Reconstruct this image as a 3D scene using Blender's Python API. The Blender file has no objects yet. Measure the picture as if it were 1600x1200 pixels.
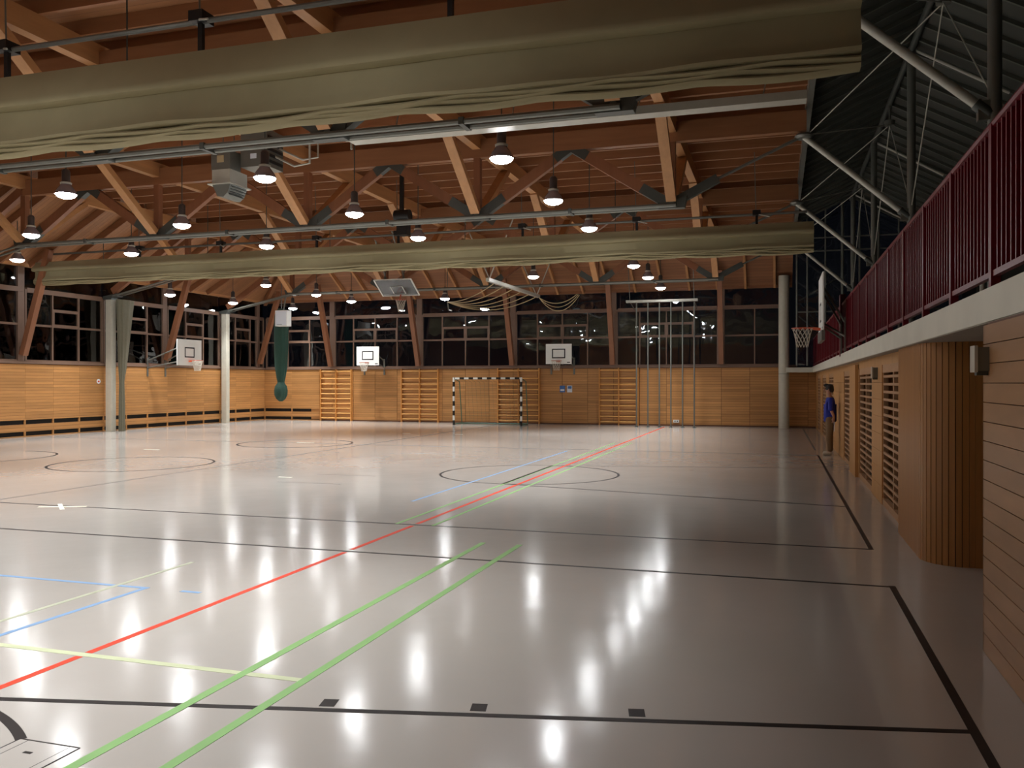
import bpy, bmesh, math, random
from mathutils import Vector, Matrix
random.seed(7)
SC = bpy.context.scene
COL = SC.collection
R = math.radians
# ------------------------------------------------------------------ camera, world, exposure
H = 1.85
cam_d = bpy.data.cameras.new('camera'); cam = bpy.data.objects.new('camera', cam_d); COL.objects.link(cam)
cam_d.sensor_width = 36.0; cam_d.lens = 36.0 * 1330 / 1600; cam_d.clip_end = 300; cam_d.clip_start = 0.05
cam.location = (0, 0, H); cam.rotation_euler = (R(90 - 0.086), 0, R(17.29))
SC.camera = cam
w = bpy.data.worlds.new('night'); SC.world = w; w.use_nodes = True
w.node_tree.nodes['Background'].inputs[0].default_value = (0.012, 0.013, 0.018, 1)
w.node_tree.nodes['Background'].inputs[1].default_value = 0.15
vs = SC.view_settings
vs.view_transform = 'Standard'; vs.look = 'None'; vs.gamma = 1.0; vs.use_curve_mapping = False
vs.exposure = 0.0
SC.cycles.max_bounces = 7; SC.cycles.diffuse_bounces = 4; SC.cycles.glossy_bounces = 3; SC.cycles.transparent_max_bounces = 8
SC.cycles.caustics_reflective = False; SC.cycles.caustics_refractive = False; SC.cycles.sample_clamp_indirect = 6
LAMP_STRENGTH = 68.0        # glow of the lens itself
LAMP_POWER = 80.0           # beam thrown down by each reflector
LAMP_SPREAD = 86

# ------------------------------------------------------------------ materials
def lin(c):
    return tuple(((x / 255) / 12.92 if x / 255 <= 0.04045 else ((x / 255 + 0.055) / 1.055) ** 2.4) for x in c) + (1,)
def new_mat(name):
    m = bpy.data.materials.new(name); m.use_nodes = True
    nt = m.node_tree; b = nt.nodes['Principled BSDF']
    return m, nt, b
def plain(name, rgb, rough=0.5, metal=0.0, var=0.06, scale=6.0, bump=0.0, spec=0.5):
    m, nt, b = new_mat(name)
    tc = nt.nodes.new('ShaderNodeTexCoord'); no = nt.nodes.new('ShaderNodeTexNoise')
    no.inputs['Scale'].default_value = scale; no.inputs['Detail'].default_value = 4
    nt.links.new(tc.outputs['Object'], no.inputs['Vector'])
    ramp = nt.nodes.new('ShaderNodeMix'); ramp.data_type = 'RGBA'
    c = lin(rgb)
    ramp.inputs[6].default_value = tuple(x * (1 - var * 2) for x in c[:3]) + (1,)
    ramp.inputs[7].default_value = tuple(min(1, x * (1 + var * 2)) for x in c[:3]) + (1,)
    nt.links.new(no.outputs['Fac'], ramp.inputs[0]); nt.links.new(ramp.outputs[2], b.inputs['Base Color'])
    b.inputs['Roughness'].default_value = rough; b.inputs['Metallic'].default_value = metal
    b.inputs['Specular IOR Level'].default_value = spec
    if bump:
        bp = nt.nodes.new('ShaderNodeBump'); bp.inputs['Strength'].default_value = bump; bp.inputs['Distance'].default_value = 0.02
        nt.links.new(no.outputs['Fac'], bp.inputs['Height']); nt.links.new(bp.outputs['Normal'], b.inputs['Normal'])
    return m
def wood(name, rgb, stretch, rough=0.45, var=0.25, piece=0.12, lines=None, spec=0.4):
    """grain noise stretched by `stretch`; lines = (axis, period, width) adds fine board joints"""
    m, nt, b = new_mat(name)
    N, L = nt.nodes, nt.links
    tc = N.new('ShaderNodeTexCoord'); mp = N.new('ShaderNodeMapping'); mp.inputs['Scale'].default_value = stretch
    gm = N.new('ShaderNodeNewGeometry')
    L.new(gm.outputs['Position'], mp.inputs['Vector'])
    no = N.new('ShaderNodeTexNoise'); no.inputs['Scale'].default_value = 1.0; no.inputs['Detail'].default_value = 6; no.inputs['Roughness'].default_value = 0.6
    L.new(mp.outputs[0], no.inputs['Vector'])
    mix = N.new('ShaderNodeMix'); mix.data_type = 'RGBA'
    c = lin(rgb)
    mix.inputs[6].default_value = tuple(x * (1 - var) for x in c[:3]) + (1,)
    mix.inputs[7].default_value = tuple(min(1, x * (1 + var)) for x in c[:3]) + (1,)
    L.new(no.outputs['Fac'], mix.inputs[0])
    oi = N.new('ShaderNodeObjectInfo'); mr = N.new('ShaderNodeMapRange')
    mr.inputs[3].default_value = 1 - piece; mr.inputs[4].default_value = 1 + piece
    L.new(oi.outputs['Random'], mr.inputs[0])
    hs = N.new('ShaderNodeHueSaturation'); L.new(mr.outputs[0], hs.inputs['Value']); L.new(mix.outputs[2], hs.inputs['Color'])
    out = hs.outputs[0]
    if lines:
        ax, per, wd = lines
        sx = N.new('ShaderNodeSeparateXYZ'); L.new(gm.outputs['Position'], sx.inputs[0])
        dv = N.new('ShaderNodeMath'); dv.operation = 'DIVIDE'; dv.inputs[1].default_value = per; L.new(sx.outputs[ax], dv.inputs[0])
        fr = N.new('ShaderNodeMath'); fr.operation = 'FRACT'; L.new(dv.outputs[0], fr.inputs[0])
        lt = N.new('ShaderNodeMath'); lt.operation = 'LESS_THAN'; lt.inputs[1].default_value = wd / per; L.new(fr.outputs[0], lt.inputs[0])
        fl = N.new('ShaderNodeMath'); fl.operation = 'FLOOR'; L.new(dv.outputs[0], fl.inputs[0])
        wn = N.new('ShaderNodeTexWhiteNoise'); wn.noise_dimensions = '1D'
        ad = N.new('ShaderNodeMath'); ad.operation = 'ADD'; L.new(fl.outputs[0], ad.inputs[0]); L.new(oi.outputs['Random'], ad.inputs[1])
        L.new(ad.outputs[0], wn.inputs['W'])
        m2 = N.new('ShaderNodeMapRange'); m2.inputs[3].default_value = 0.86; m2.inputs[4].default_value = 1.12; L.new(wn.outputs['Value'], m2.inputs[0])
        h2 = N.new('ShaderNodeHueSaturation'); L.new(m2.outputs[0], h2.inputs['Value']); L.new(out, h2.inputs['Color'])
        mx = N.new('ShaderNodeMix'); mx.data_type = 'RGBA'; L.new(lt.outputs[0], mx.inputs[0]); L.new(h2.outputs[0], mx.inputs[6])
        mx.inputs[7].default_value = tuple(x * 0.35 for x in c[:3]) + (1,)
        out = mx.outputs[2]
        bp = N.new('ShaderNodeBump'); bp.invert = True; bp.inputs['Strength'].default_value = 0.5; bp.inputs['Distance'].default_value = 0.01
        L.new(lt.outputs[0], bp.inputs['Height']); L.new(bp.outputs['Normal'], b.inputs['Normal'])
    L.new(out, b.inputs['Base Color'])
    b.inputs['Roughness'].default_value = rough; b.inputs['Specular IOR Level'].default_value = spec
    return m
def stripes(name, axis, per, c0, c1, rough=0.4):
    m, nt, b = new_mat(name); N, L = nt.nodes, nt.links
    g = N.new('ShaderNodeTexCoord'); s = N.new('ShaderNodeSeparateXYZ'); L.new(g.outputs['Object'], s.inputs[0])
    d = N.new('ShaderNodeMath'); d.operation = 'DIVIDE'; d.inputs[1].default_value = per; L.new(s.outputs[axis], d.inputs[0])
    f = N.new('ShaderNodeMath'); f.operation = 'FRACT'; L.new(d.outputs[0], f.inputs[0])
    l = N.new('ShaderNodeMath'); l.operation = 'LESS_THAN'; l.inputs[1].default_value = 0.5; L.new(f.outputs[0], l.inputs[0])
    x = N.new('ShaderNodeMix'); x.data_type = 'RGBA'; x.inputs[6].default_value = lin(c0); x.inputs[7].default_value = lin(c1)
    L.new(l.outputs[0], x.inputs[0]); L.new(x.outputs[2], b.inputs['Base Color']); b.inputs['Roughness'].default_value = rough
    return m
def glass_mat(name, tint=(0.9, 0.95, 1.0), boost=2.0, wobble=0.02):
    m, nt, b = new_mat(name); N, L = nt.nodes, nt.links; N.remove(b)
    out = N['Material Output']; tr = N.new('ShaderNodeBsdfTransparent'); tr.inputs[0].default_value = tint + (1,)
    gl = N.new('ShaderNodeBsdfGlossy'); gl.inputs['Roughness'].default_value = 0.02
    fr = N.new('ShaderNodeFresnel'); fr.inputs['IOR'].default_value = 1.5
    mu = N.new('ShaderNodeMath'); mu.operation = 'MULTIPLY'; mu.use_clamp = True; mu.inputs[1].default_value = boost; L.new(fr.outputs[0], mu.inputs[0])
    mx = N.new('ShaderNodeMixShader'); L.new(mu.outputs[0], mx.inputs[0]); L.new(tr.outputs[0], mx.inputs[1]); L.new(gl.outputs[0], mx.inputs[2])
    no = N.new('ShaderNodeTexNoise'); no.inputs['Scale'].default_value = 1.3; no.inputs['Detail'].default_value = 1
    g = N.new('ShaderNodeNewGeometry'); L.new(g.outputs['Position'], no.inputs['Vector'])
    bp = N.new('ShaderNodeBump'); bp.inputs['Strength'].default_value = wobble; bp.inputs['Distance'].default_value = 1.0
    L.new(no.outputs['Fac'], bp.inputs['Height']); L.new(bp.outputs['Normal'], gl.inputs['Normal'])
    L.new(mx.outputs[0], out.inputs[0])
    return m
def emis(name, rgb, s):
    m, nt, b = new_mat(name)
    b.inputs['Base Color'].default_value = (0.8, 0.8, 0.8, 1)
    b.inputs['Emission Color'].default_value = rgb + (1,); b.inputs['Emission Strength'].default_value = s
    return m
def floor_mat():
    m, nt, b = new_mat('floor_linoleum'); N, L = nt.nodes, nt.links
    g = N.new('ShaderNodeNewGeometry')
    n1 = N.new('ShaderNodeTexNoise'); n1.inputs['Scale'].default_value = 0.35; n1.inputs['Detail'].default_value = 5; L.new(g.outputs['Position'], n1.inputs['Vector'])
    mx = N.new('ShaderNodeMix'); mx.data_type = 'RGBA'; mx.inputs[6].default_value = lin((172, 167, 160)); mx.inputs[7].default_value = lin((190, 184, 176))
    L.new(n1.outputs['Fac'], mx.inputs[0]); L.new(mx.outputs[2], b.inputs['Base Color'])
    n2 = N.new('ShaderNodeTexNoise'); n2.inputs['Scale'].default_value = 1.1; n2.inputs['Detail'].default_value = 3; L.new(g.outputs['Position'], n2.inputs['Vector'])
    mr = N.new('ShaderNodeMapRange'); mr.inputs[3].default_value = 0.11; mr.inputs[4].default_value = 0.18; L.new(n2.outputs['Fac'], mr.inputs[0]); L.new(mr.outputs[0], b.inputs['Roughness'])
    n3 = N.new('ShaderNodeTexNoise'); n3.inputs['Scale'].default_value = 2.2; n3.inputs['Detail'].default_value = 2; L.new(g.outputs['Position'], n3.inputs['Vector'])
    bp = N.new('ShaderNodeBump'); bp.inputs['Strength'].default_value = 0.05; bp.inputs['Distance'].default_value = 0.05
    L.new(n3.outputs['Fac'], bp.inputs['Height']); L.new(bp.outputs['Normal'], b.inputs['Normal'])
    b.inputs['Specular IOR Level'].default_value = 0.8
    return m
M = {}
M['floor'] = floor_mat()
M['panel'] = wood('oak_panel', (184, 132, 78), (1.2, 1.2, 14), lines=(2, 0.105, 0.008), piece=0.06)
M['panel_dark'] = plain('panel_joint', (96, 58, 30), 0.6)
M['slot'] = plain('dark_slot', (14, 10, 8), 0.8)
M['plank_near'] = wood('near_plank', (158, 120, 84), (4, 0.9, 5), var=0.38, piece=0.07, rough=0.35)
M['pier'] = wood('pier_strip', (160, 112, 62), (14, 14, 0.7), piece=0.06, rough=0.35)
M['timber_x'] = wood('timber_x', (146, 100, 68), (0.8, 9, 9), piece=0.08)
M['timber_y'] = wood('timber_y', (186, 136, 90), (9, 0.8, 9), piece=0.06)
M['timber_z'] = wood('timber_z', (140, 92, 64), (8, 8, 1.0), piece=0.08)
M['deck'] = wood('deck_boards', (160, 112, 76), (1.0, 10, 10), lines=(1, 0.16, 0.008), piece=0.0)
M['deck_y'] = wood('deck_boards_hip', (150, 104, 74), (1.0, 6, 6), lines=(1, 0.16, 0.008), piece=0.0)
M['steel'] = plain('grey_steel', (118, 119, 112), 0.4, 0.4)
M['steel_dark'] = plain('dark_steel', (82, 86, 82), 0.45, 0.3)
M['steel_light'] = plain('light_steel', (186, 184, 172), 0.4, 0.1)
M['column'] = plain('pale_concrete', (200, 196, 180), 0.55)
M['curtain'] = plain('beige_curtain', (150, 140, 108), 0.75, var=0.05, scale=3, bump=0.15, spec=0.25)
M['black'] = plain('black', (18, 18, 18), 0.5)
M['white'] = plain('white_board', (235, 236, 230), 0.35, var=0.01)
M['frame'] = plain('window_frame', (122, 96, 80), 0.5)
M['glass'] = glass_mat('night_glass', boost=1.9)
M['acrylic'] = glass_mat('acrylic', (0.82, 0.88, 0.86), 2.5, 0.0)
M['red'] = plain('red_paint', (102, 12, 28), 0.35)
M['slab'] = plain('white_fascia', (206, 204, 190), 0.6, scale=2)
M['soffit'] = plain('soffit', (150, 142, 130), 0.7)
M['metal_roof'] = plain('metal_roof', (62, 64, 58), 0.55, 0.2)
M['metal_roof_rib'] = plain('metal_roof_rib', (92, 94, 86), 0.5, 0.2)
M['lamp_metal'] = plain('lamp_housing', (92, 90, 92), 0.3, 0.6)
M['lamp_bell'] = plain('lamp_bell', (150, 146, 156), 0.25, 0.5)
M['lamp_glow'] = emis('lamp_lens', (0.97, 0.985, 1.0), LAMP_STRENGTH)
M['orange'] = plain('orange_rim', (190, 84, 50), 0.4)
M['net'] = plain('white_net', (206, 196, 180), 0.8)
M['green'] = plain('green_net', (30, 62, 50), 0.8, bump=0.4, scale=12)
M['green_frame'] = plain('green_frame', (70, 104, 84), 0.5)
M['olive'] = plain('olive_net', (104, 100, 82), 0.8, bump=0.3, scale=14)
M['louver'] = wood('louver_slat', (178, 138, 102), (9, 1.0, 9), piece=0.06)
M['pilaster'] = wood('pilaster', (186, 138, 84), (8, 8, 1.0), piece=0.06)
M['bars'] = wood('wall_bar_wood', (206, 144, 76), (2, 2, 2), piece=0.08)
M['rung'] = wood('wall_bar_rung', (232, 178, 104), (2, 2, 2), piece=0.06)
M['paper'] = plain('paper', (226, 232, 240), 0.6, var=0.01)
M['blue_paper'] = plain('blue_print', (70, 110, 170), 0.6)
M['rope'] = plain('rope', (190, 170, 130), 0.8)
M['goalx'] = stripes('goal_stripes_x', 0, 0.42, (232, 232, 224), (22, 24, 22))
M['goalz'] = stripes('goal_stripes_z', 2, 0.42, (232, 232, 224), (22, 24, 22))
M['l_red'] = plain('line_red', (214, 66, 40), 0.45, spec=0.25)
M['l_black'] = plain('line_black', (34, 28, 26), 0.45, spec=0.25)
M['l_green'] = plain('line_green', (134, 176, 110), 0.45, spec=0.25)
M['l_lime'] = plain('line_lime', (192, 198, 162), 0.45, spec=0.25)
M['l_faint'] = plain('line_faint', (182, 186, 162), 0.3)
M['l_blue'] = plain('line_blue', (124, 156, 192), 0.45, spec=0.25)
M['l_grey'] = plain('line_grey', (110, 104, 98), 0.45, spec=0.25)
M['l_white'] = plain('line_white', (240, 236, 214), 0.45, spec=0.25)
M['skin'] = plain('skin', (176, 126, 100), 0.5)
M['shirt'] = plain('blue_shirt', (30, 44, 150), 0.7)
M['khaki'] = plain('khaki', (120, 92, 60), 0.8)
M['hair'] = plain('dark_hair', (26, 20, 18), 0.6)
M['shoe'] = plain('shoe', (196, 182, 160), 0.6)

# ------------------------------------------------------------------ mesh helpers
class MB:
    def __init__(s): s.v = []; s.f = []
    def poly(s, pts):
        n = len(s.v); s.v += [tuple(p) for p in pts]; s.f.append(tuple(range(n, n + len(pts)))); return s
    def hexa(s, p):
        n = len(s.v); s.v += [tuple(q) for q in p]
        for f in ((0, 3, 2, 1), (4, 5, 6, 7), (0, 1, 5, 4), (1, 2, 6, 5), (2, 3, 7, 6), (3, 0, 4, 7)):
            s.f.append(tuple(n + i for i in f))
        return s
    def box(s, x0, x1, y0, y1, z0, z1):
        return s.hexa([(x0, y0, z0), (x1, y0, z0), (x1, y1, z0), (x0, y1, z0), (x0, y0, z1), (x1, y0, z1), (x1, y1, z1), (x0, y1, z1)])
    def bar(s, a, b, wd, ht, up=(0, 0, 1)):
        a = Vector(a); b = Vector(b); d = (b - a).normalized(); u = Vector(up)
        side = d.cross(u)
        if side.length < 1e-4: side = d.cross(Vector((0, 1, 0)))
        side.normalize(); u = side.cross(d).normalized(); sx = side * wd / 2; sz = u * ht / 2
        return s.hexa([a - sx - sz, a + sx - sz, b + sx - sz, b - sx - sz, a - sx + sz, a + sx + sz, b + sx + sz, b - sx + sz])
    def tube(s, pts, r, n=8, cap=True):
        pts = [Vector(p) for p in pts]; base = len(s.v); ref = None
        rr = r if isinstance(r, (list, tuple)) else [r] * len(pts)
        for i, p in enumerate(pts):
            d = (pts[min(i + 1, len(pts) - 1)] - pts[max(i - 1, 0)]).normalized()
            if ref is None: ref = d.orthogonal().normalized()
            ref = (ref - d * ref.dot(d))
            if ref.length < 1e-5: ref = d.orthogonal()
            ref.normalize(); o = d.cross(ref)
            for k in range(n):
                a = 2 * math.pi * k / n; s.v.append(tuple(p + (ref * math.cos(a) + o * math.sin(a)) * rr[i]))
        for i in range(len(pts) - 1):
            for k in range(n):
                k2 = (k + 1) % n; s.f.append((base + i * n + k, base + i * n + k2, base + (i + 1) * n + k2, base + (i + 1) * n + k))
        if cap:
            s.f.append(tuple(base + k for k in range(n))[::-1]); s.f.append(tuple(base + (len(pts) - 1) * n + k for k in range(n)))
        return s
    def lathe(s, prof, c=(0, 0, 0), n=20, cap=True):
        base = len(s.v)
        for (r, z) in prof:
            for k in range(n):
                a = 2 * math.pi * k / n; s.v.append((c[0] + r * math.cos(a), c[1] + r * math.sin(a), c[2] + z))
        for i in range(len(prof) - 1):
            for k in range(n):
                k2 = (k + 1) % n; s.f.append((base + i * n + k, base + i * n + k2, base + (i + 1) * n + k2, base + (i + 1) * n + k))
        if cap:
            s.f.append(tuple(base + k for k in range(n))[::-1]); s.f.append(tuple(base + (len(prof) - 1) * n + k for k in range(n)))
        return s
    def ring(s, c, R_, r, n=24, m=6, axis='z'):
        pts = []
        for i in range(n):
            a = 2 * math.pi * i / n
            for k in range(m):
                b = 2 * math.pi * k / m; q = R_ + r * math.cos(b)
                pts.append((c[0] + q * math.cos(a), c[1] + q * math.sin(a), c[2] + r * math.sin(b)))
        base = len(s.v); s.v += pts
        for i in range(n):
            for k in range(m):
                i2 = (i + 1) % n; k2 = (k + 1) % m
                s.f.append((base + i * m + k, base + i2 * m + k, base + i2 * m + k2, base + i * m + k2))
        return s
    def prism(s, poly, off):
        """poly: 3d points, extruded by vector off"""
        n = len(s.v); k = len(poly); o = Vector(off)
        s.v += [tuple(p) for p in poly] + [tuple(Vector(p) + o) for p in poly]
        s.f.append(tuple(range(n, n + k))[::-1]); s.f.append(tuple(range(n + k, n + 2 * k)))
        for i in range(k):
            j = (i + 1) % k; s.f.append((n + i, n + j, n + k + j, n + k + i))
        return s
    def grid(s, rows, closed=False):
        base = len(s.v); nr = len(rows); nc = len(rows[0])
        for r in rows: s.v += [tuple(p) for p in r]
        for i in range(nr - 1):
            for j in range(nc if closed else nc - 1):
                j2 = (j + 1) % nc
                s.f.append((base + i * nc + j, base + i * nc + j2, base + (i + 1) * nc + j2, base + (i + 1) * nc + j))
        return s
    def build(s, name, mat, parent=None, smooth=False, origin=None):
        me = bpy.data.meshes.new(name)
        vs_ = s.v
        if origin is None:
            lo = [min(v[i] for v in vs_) for i in range(3)]; hi = [max(v[i] for v in vs_) for i in range(3)]
            origin = ((lo[0] + hi[0]) / 2, (lo[1] + hi[1]) / 2, lo[2])
        me.from_pydata([(v[0] - origin[0], v[1] - origin[1], v[2] - origin[2]) for v in vs_], [], s.f)
        bm = bmesh.new(); bm.from_mesh(me); bmesh.ops.recalc_face_normals(bm, faces=bm.faces); bm.to_mesh(me); bm.free()
        me.materials.append(M[mat] if isinstance(mat, str) else mat)
        if smooth:
            for p in me.polygons: p.use_smooth = True
            try: me.set_sharp_from_angle(angle=R(40))
            except Exception: pass
        o = bpy.data.objects.new(name, me); COL.objects.link(o)
        put(o, origin, parent)
        return o
WL = {}
def put(o, loc, parent=None):
    WL[o] = Vector(loc)
    if parent is not None:
        o.parent = parent; o.location = Vector(loc) - WL[parent]
    else:
        o.location = loc
def clone(o, loc, parent=None, name=None):
    c = o.copy(); COL.objects.link(c); c.parent = None
    if name: c.name = name
    put(c, loc, parent); return c
def tag(o, label, cat, group=None, kind=None):
    o['label'] = label; o['category'] = cat
    if group: o['group'] = group
    if kind: o['kind'] = kind
    return o
def thing(name, loc, label, cat, group=None):
    o = bpy.data.objects.new(name, None); COL.objects.link(o); o.empty_display_size = 0.2; put(o, loc)
    return tag(o, label, cat, group)
def struct(o, label=None, cat=None):
    o['kind'] = 'structure'
    if label: o['label'] = label
    if cat: o['category'] = cat
    return o
def sroot(name, loc, label, cat):
    o = bpy.data.objects.new(name, None); COL.objects.link(o); o.empty_display_size = 0.2; put(o, loc)
    return struct(o, label, cat)
def B(*a): return MB().box(*a)
ORD = ['leftmost', 'second from left', 'third from left', 'fourth from left', 'fifth from left', 'sixth from left', 'seventh from left']

# ------------------------------------------------------------------ main dimensions
XL, YF, YB = -24.5, 37.0, -5.0            # left wall, far wall, wall behind the camera
XE = 0.60                                 # right edge of the timber roof
SILL, WTOP, EAVE, DECK = 2.54, 5.0, 5.9, 8.05
BAY = 7.1
TR = [12.2, 19.25, 26.35, 33.4]           # truss lines
ND = [-2.24, -6.85, -11.46, -16.07, -20.68]
TIE = 5.8
XG = 1.38                                 # gallery edge
XW = 1.55                                 # wall under the gallery

# ------------------------------------------------------------------ floor and its markings
flo = struct(B(XL - 0.3, 7.0, YB, YF + 0.3, -0.2, 0.0).build('floor', 'floor'), 'glossy light grey sports floor with coloured court lines', 'floor')
def strip(name, mat, p0, p1, wd, z=0.0, label=None):
    a = Vector((p0[0], p0[1], 0)); b = Vector((p1[0], p1[1], 0)); d = (b - a).normalized(); n = Vector((-d.y, d.x, 0)) * wd / 2
    mb = MB(); t = 0.0015 + z
    mb.hexa([a - n, b - n, b + n, a + n, a - n + Vector((0, 0, t)), b - n + Vector((0, 0, t)), b + n + Vector((0, 0, t)), a + n + Vector((0, 0, t))])
    o = mb.build(name, mat, flo)
    if label: o['label'] = label
    return o
def arc(name, mat, c, r, a0, a1, wd, n=48):
    mb = MB()
    rows = []
    for i in range(n + 1):
        a = R(a0 + (a1 - a0) * i / n); ca, sa = math.cos(a), math.sin(a)
        i_, o_ = r - wd / 2, r + wd / 2
        rows.append([(c[0] + i_ * ca, c[1] + i_ * sa, 0.0), (c[0] + i_ * ca, c[1] + i_ * sa, 0.0014), (c[0] + o_ * ca, c[1] + o_ * sa, 0.0014), (c[0] + o_ * ca, c[1] + o_ * sa, 0.0)])
    mb.grid(rows); return mb.build(name, mat, flo)
# red line
for y0, y1 in ((2.5, 4.62), (4.70, 8.32), (8.48, 10.12), (10.28, 36.0)):
    strip('red_line', 'l_red', (-4.50, y0), (-4.50, y1), 0.06, label='orange red court line')
for x in (-3.24, -2.80):
    strip('green_line', 'l_green', (x, 2.2), (x, 9.3), 0.065, 0.0006)
strip('green_line', 'l_lime', (-9.5, 4.66), (-2.80, 4.66), 0.06, 0.0004)
for x in (-4.76, -4.25):
    strip('green_line', 'l_green', (x, 10.2), (x, 26.0), 0.05, 0.0004)
strip('green_line', 'l_faint', (-5.75, 4.7), (-5.75, 7.4), 0.05, 0.0004)
strip('blue_line', 'l_blue', (-5.43, 2.5), (-5.43, 6.36), 0.05)
strip('blue_line', 'l_blue', (-5.40, 6.34), (-12, 6.34), 0.05, 0.0003)
strip('blue_line', 'l_blue', (-5.05, 6.34), (-4.85, 6.34), 0.05)
strip('blue_line', 'l_blue', (-5.43, 12.2), (-5.43, 22.5), 0.05)
# basketball courts across the hall
strip('black_line', 'l_black', (1.0, 2.0), (1.0, 8.42), 0.055)
strip('black_line', 'l_black', (-24, 8.38), (1.0, 8.38), 0.042, 0.0002)
strip('black_line', 'l_black', (-24, 10.2), (1.0, 10.2), 0.042, 0.0002)
strip('black_line', 'l_black', (1.0, 10.2), (1.0, 23.0), 0.05)
strip('black_line', 'l_grey', (-24, 23.0), (1.0, 23.0), 0.05, 0.0002)
strip('black_line', 'l_grey', (1.0, 24.8), (1.0, 36.2), 0.05)
strip('black_line', 'l_grey', (-11.75, 8.4), (-11.75, 36.0), 0.05, 0.0001)
strip('black_line', 'l_black', (1.0, 5.03), (-4.8, 3.76), 0.05, 0.0003)
strip('black_line', 'l_black', (-4.8, 3.78), (-4.8, 0.2), 0.05)
for x, y in ((-2.47, 4.38), (-1.62, 4.57), (-0.75, 4.76)):
    d = Vector((5.8, 1.27, 0)).normalized()
    strip('lane_mark', 'l_black', (x - 0.045 * d.x, y - 0.045 * d.y), (x + 0.045 * d.x, y + 0.045 * d.y), 0.11)
for a in (54, 88, 122): arc('black_arc', 'l_black', (-4.8, 2.0), 1.8, a, a + 22, 0.055, 12)
strip('black_line', 'l_black', (1.0, 13.6), (-4.8, 14.8), 0.05, 0.0003)
strip('black_line', 'l_grey', (1.0, 19.6), (-4.8, 18.4), 0.05, 0.0003)
strip('black_line', 'l_black', (-4.78, 14.8), (-4.78, 18.4), 0.06, 0.0008)
arc('black_circle', 'l_black', (-4.8, 16.6), 1.8, 0, 360, 0.05, 72)
arc('black_circle', 'l_black', (-14.05, 16.0), 1.75, 0, 360, 0.055, 72)
arc('black_circle', 'l_black', (-14.0, 22.8), 1.7, 0, 360, 0.055, 72)
arc('black_arc', 'l_black', (-19.1, 16.3), 1.8, -100, 100, 0.055)
strip('tape_mark', 'l_white', (-10.5, 10.0), (-9.85, 10.25), 0.06, 0.001)
strip('tape_mark', 'l_white', (-10.45, 10.35), (-9.95, 9.9), 0.06, 0.0012)
for x, y, l in ((-10.8, 9.3, 0.25), (-13.9, 23.2, 0.6), (-16.5, 19.5, 0.5), (-12.9, 28.5, 0.3), (-10.9, 28.6, 0.3), (-9.2, 14.6, 0.3), (-4.9, 6.6, 0.0)):
    if l: strip('tape_mark', 'l_white', (x - l / 2, y), (x + l / 2, y), 0.07)
strip('black_line', 'l_grey', (-8.9, 13.9), (-7.6, 13.9), 0.04); strip('black_line', 'l_grey', (-8.9, 15.3), (-7.6, 15.3), 0.04)
# floor hatch
hx0, hx1, hy0, hy1 = -3.75, -3.37, 2.7, 3.46
hatch = thing('floor_hatch', (-3.56, 3.08, 0), 'flush floor cover plate outlined in the floor at lower left', 'hatch')
B(hx0, hx1, hy0, hy1, 0.0, 0.0012).build('cover_plate', M['floor'], hatch)
for a in ((hx0 - .006, hx0 + .002, hy0, hy1), (hx1 - .002, hx1 + .006, hy0, hy1), (hx0, hx1, hy1 - .004, hy1 + .006), (hx0 + .055, hx0 + .058, hy0, hy1), (hx1 - .055, hx1 - .052, hy0, hy1)):
    B(a[0], a[1], a[2], a[3], 0.0, 0.002).build('joint', 'l_black', hatch)
B(-3.6, -3.55, 3.33, 3.35, 0, 0.0025).build('finger_slot', 'l_black', hatch)

# ------------------------------------------------------------------ far wall
def shared_boxes(name, size, locs, mat, parent):
    x, y, z = size
    first = None
    for l in locs:
        if first is None:
            first = B(l[0] - x / 2, l[0] + x / 2, l[1] - y / 2, l[1] + y / 2, l[2], l[2] + z).build(name, mat, parent)
        else:
            clone(first, l, parent)
PW = 4.61 / 4
wf = struct(B(XL, XW + 0.3, YF, YF + 0.25, 0, SILL - 0.04).build('wall_far', 'panel_dark'), 'orange oak panelled far wall below the windows', 'wall')
xs = [-2.24 + PW * k for k in range(-20, 4)]
slot_end = -21.35
pl = []; first = None
for x0 in xs:
    x1 = x0 + PW
    if x1 > XW + .25: x1 = XW + .25
    if x0 < XL: x0 = XL
    if x1 - x0 < 0.2: continue
    if x1 < slot_end + 0.5: continue
    B(x0 + 0.008, x1 - 0.008, YF - 0.03, YF, 0.06, SILL - 0.06).build('panel', 'panel', wf)
struct(B(XL, XE + .2, YF - 0.10, YF + 0.25, SILL - 0.04, SILL + 0.05).build('trim_1', 'frame'), 'brown window sill board along the far wall', 'sill')
struct(B(slot_end, XW + .3, YF - 0.04, YF - 0.001, 0, 0.06).build('baseboard_far', 'panel_dark'), 'low wooden skirting under the far wall panels', 'baseboard')
def slot_wall(axis, a0, a1, face, sgn, parent):
    """three wood bands with two dark slots; axis 'x' (far wall) or 'y' (left wall); sgn: direction out of the wall"""
    def bx(b0, b1, t0, t1, z0, z1, nm, mt):
        f0, f1 = sorted((face + sgn * t0, face + sgn * t1))
        if axis == 'x': B(b0, b1, f0, f1, z0, z1).build(nm, mt, parent)
        else: B(f0, f1, b0, b1, z0, z1).build(nm, mt, parent)
    bx(a0 + .008, a1 - .008, -0.0, 0.06, 0.58, SILL - 0.06, 'panel', 'panel')
    bx(a0 + .008, a1 - .008, -0.0, 0.06, 0.185, 0.43, 'band', 'panel')
    bx(a0 + .008, a1 - .008, -0.0, 0.06, 0.0, 0.035, 'rail', 'panel')
    bx(a0 - .03, a0 + .03, 0.0, 0.058, 0.0, SILL - 0.06, 'stud', 'panel')
    bx(a0 + .03, a1 - .03, 0.0, 0.012, 0.03, 0.6, 'slot_back', 'slot')
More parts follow.
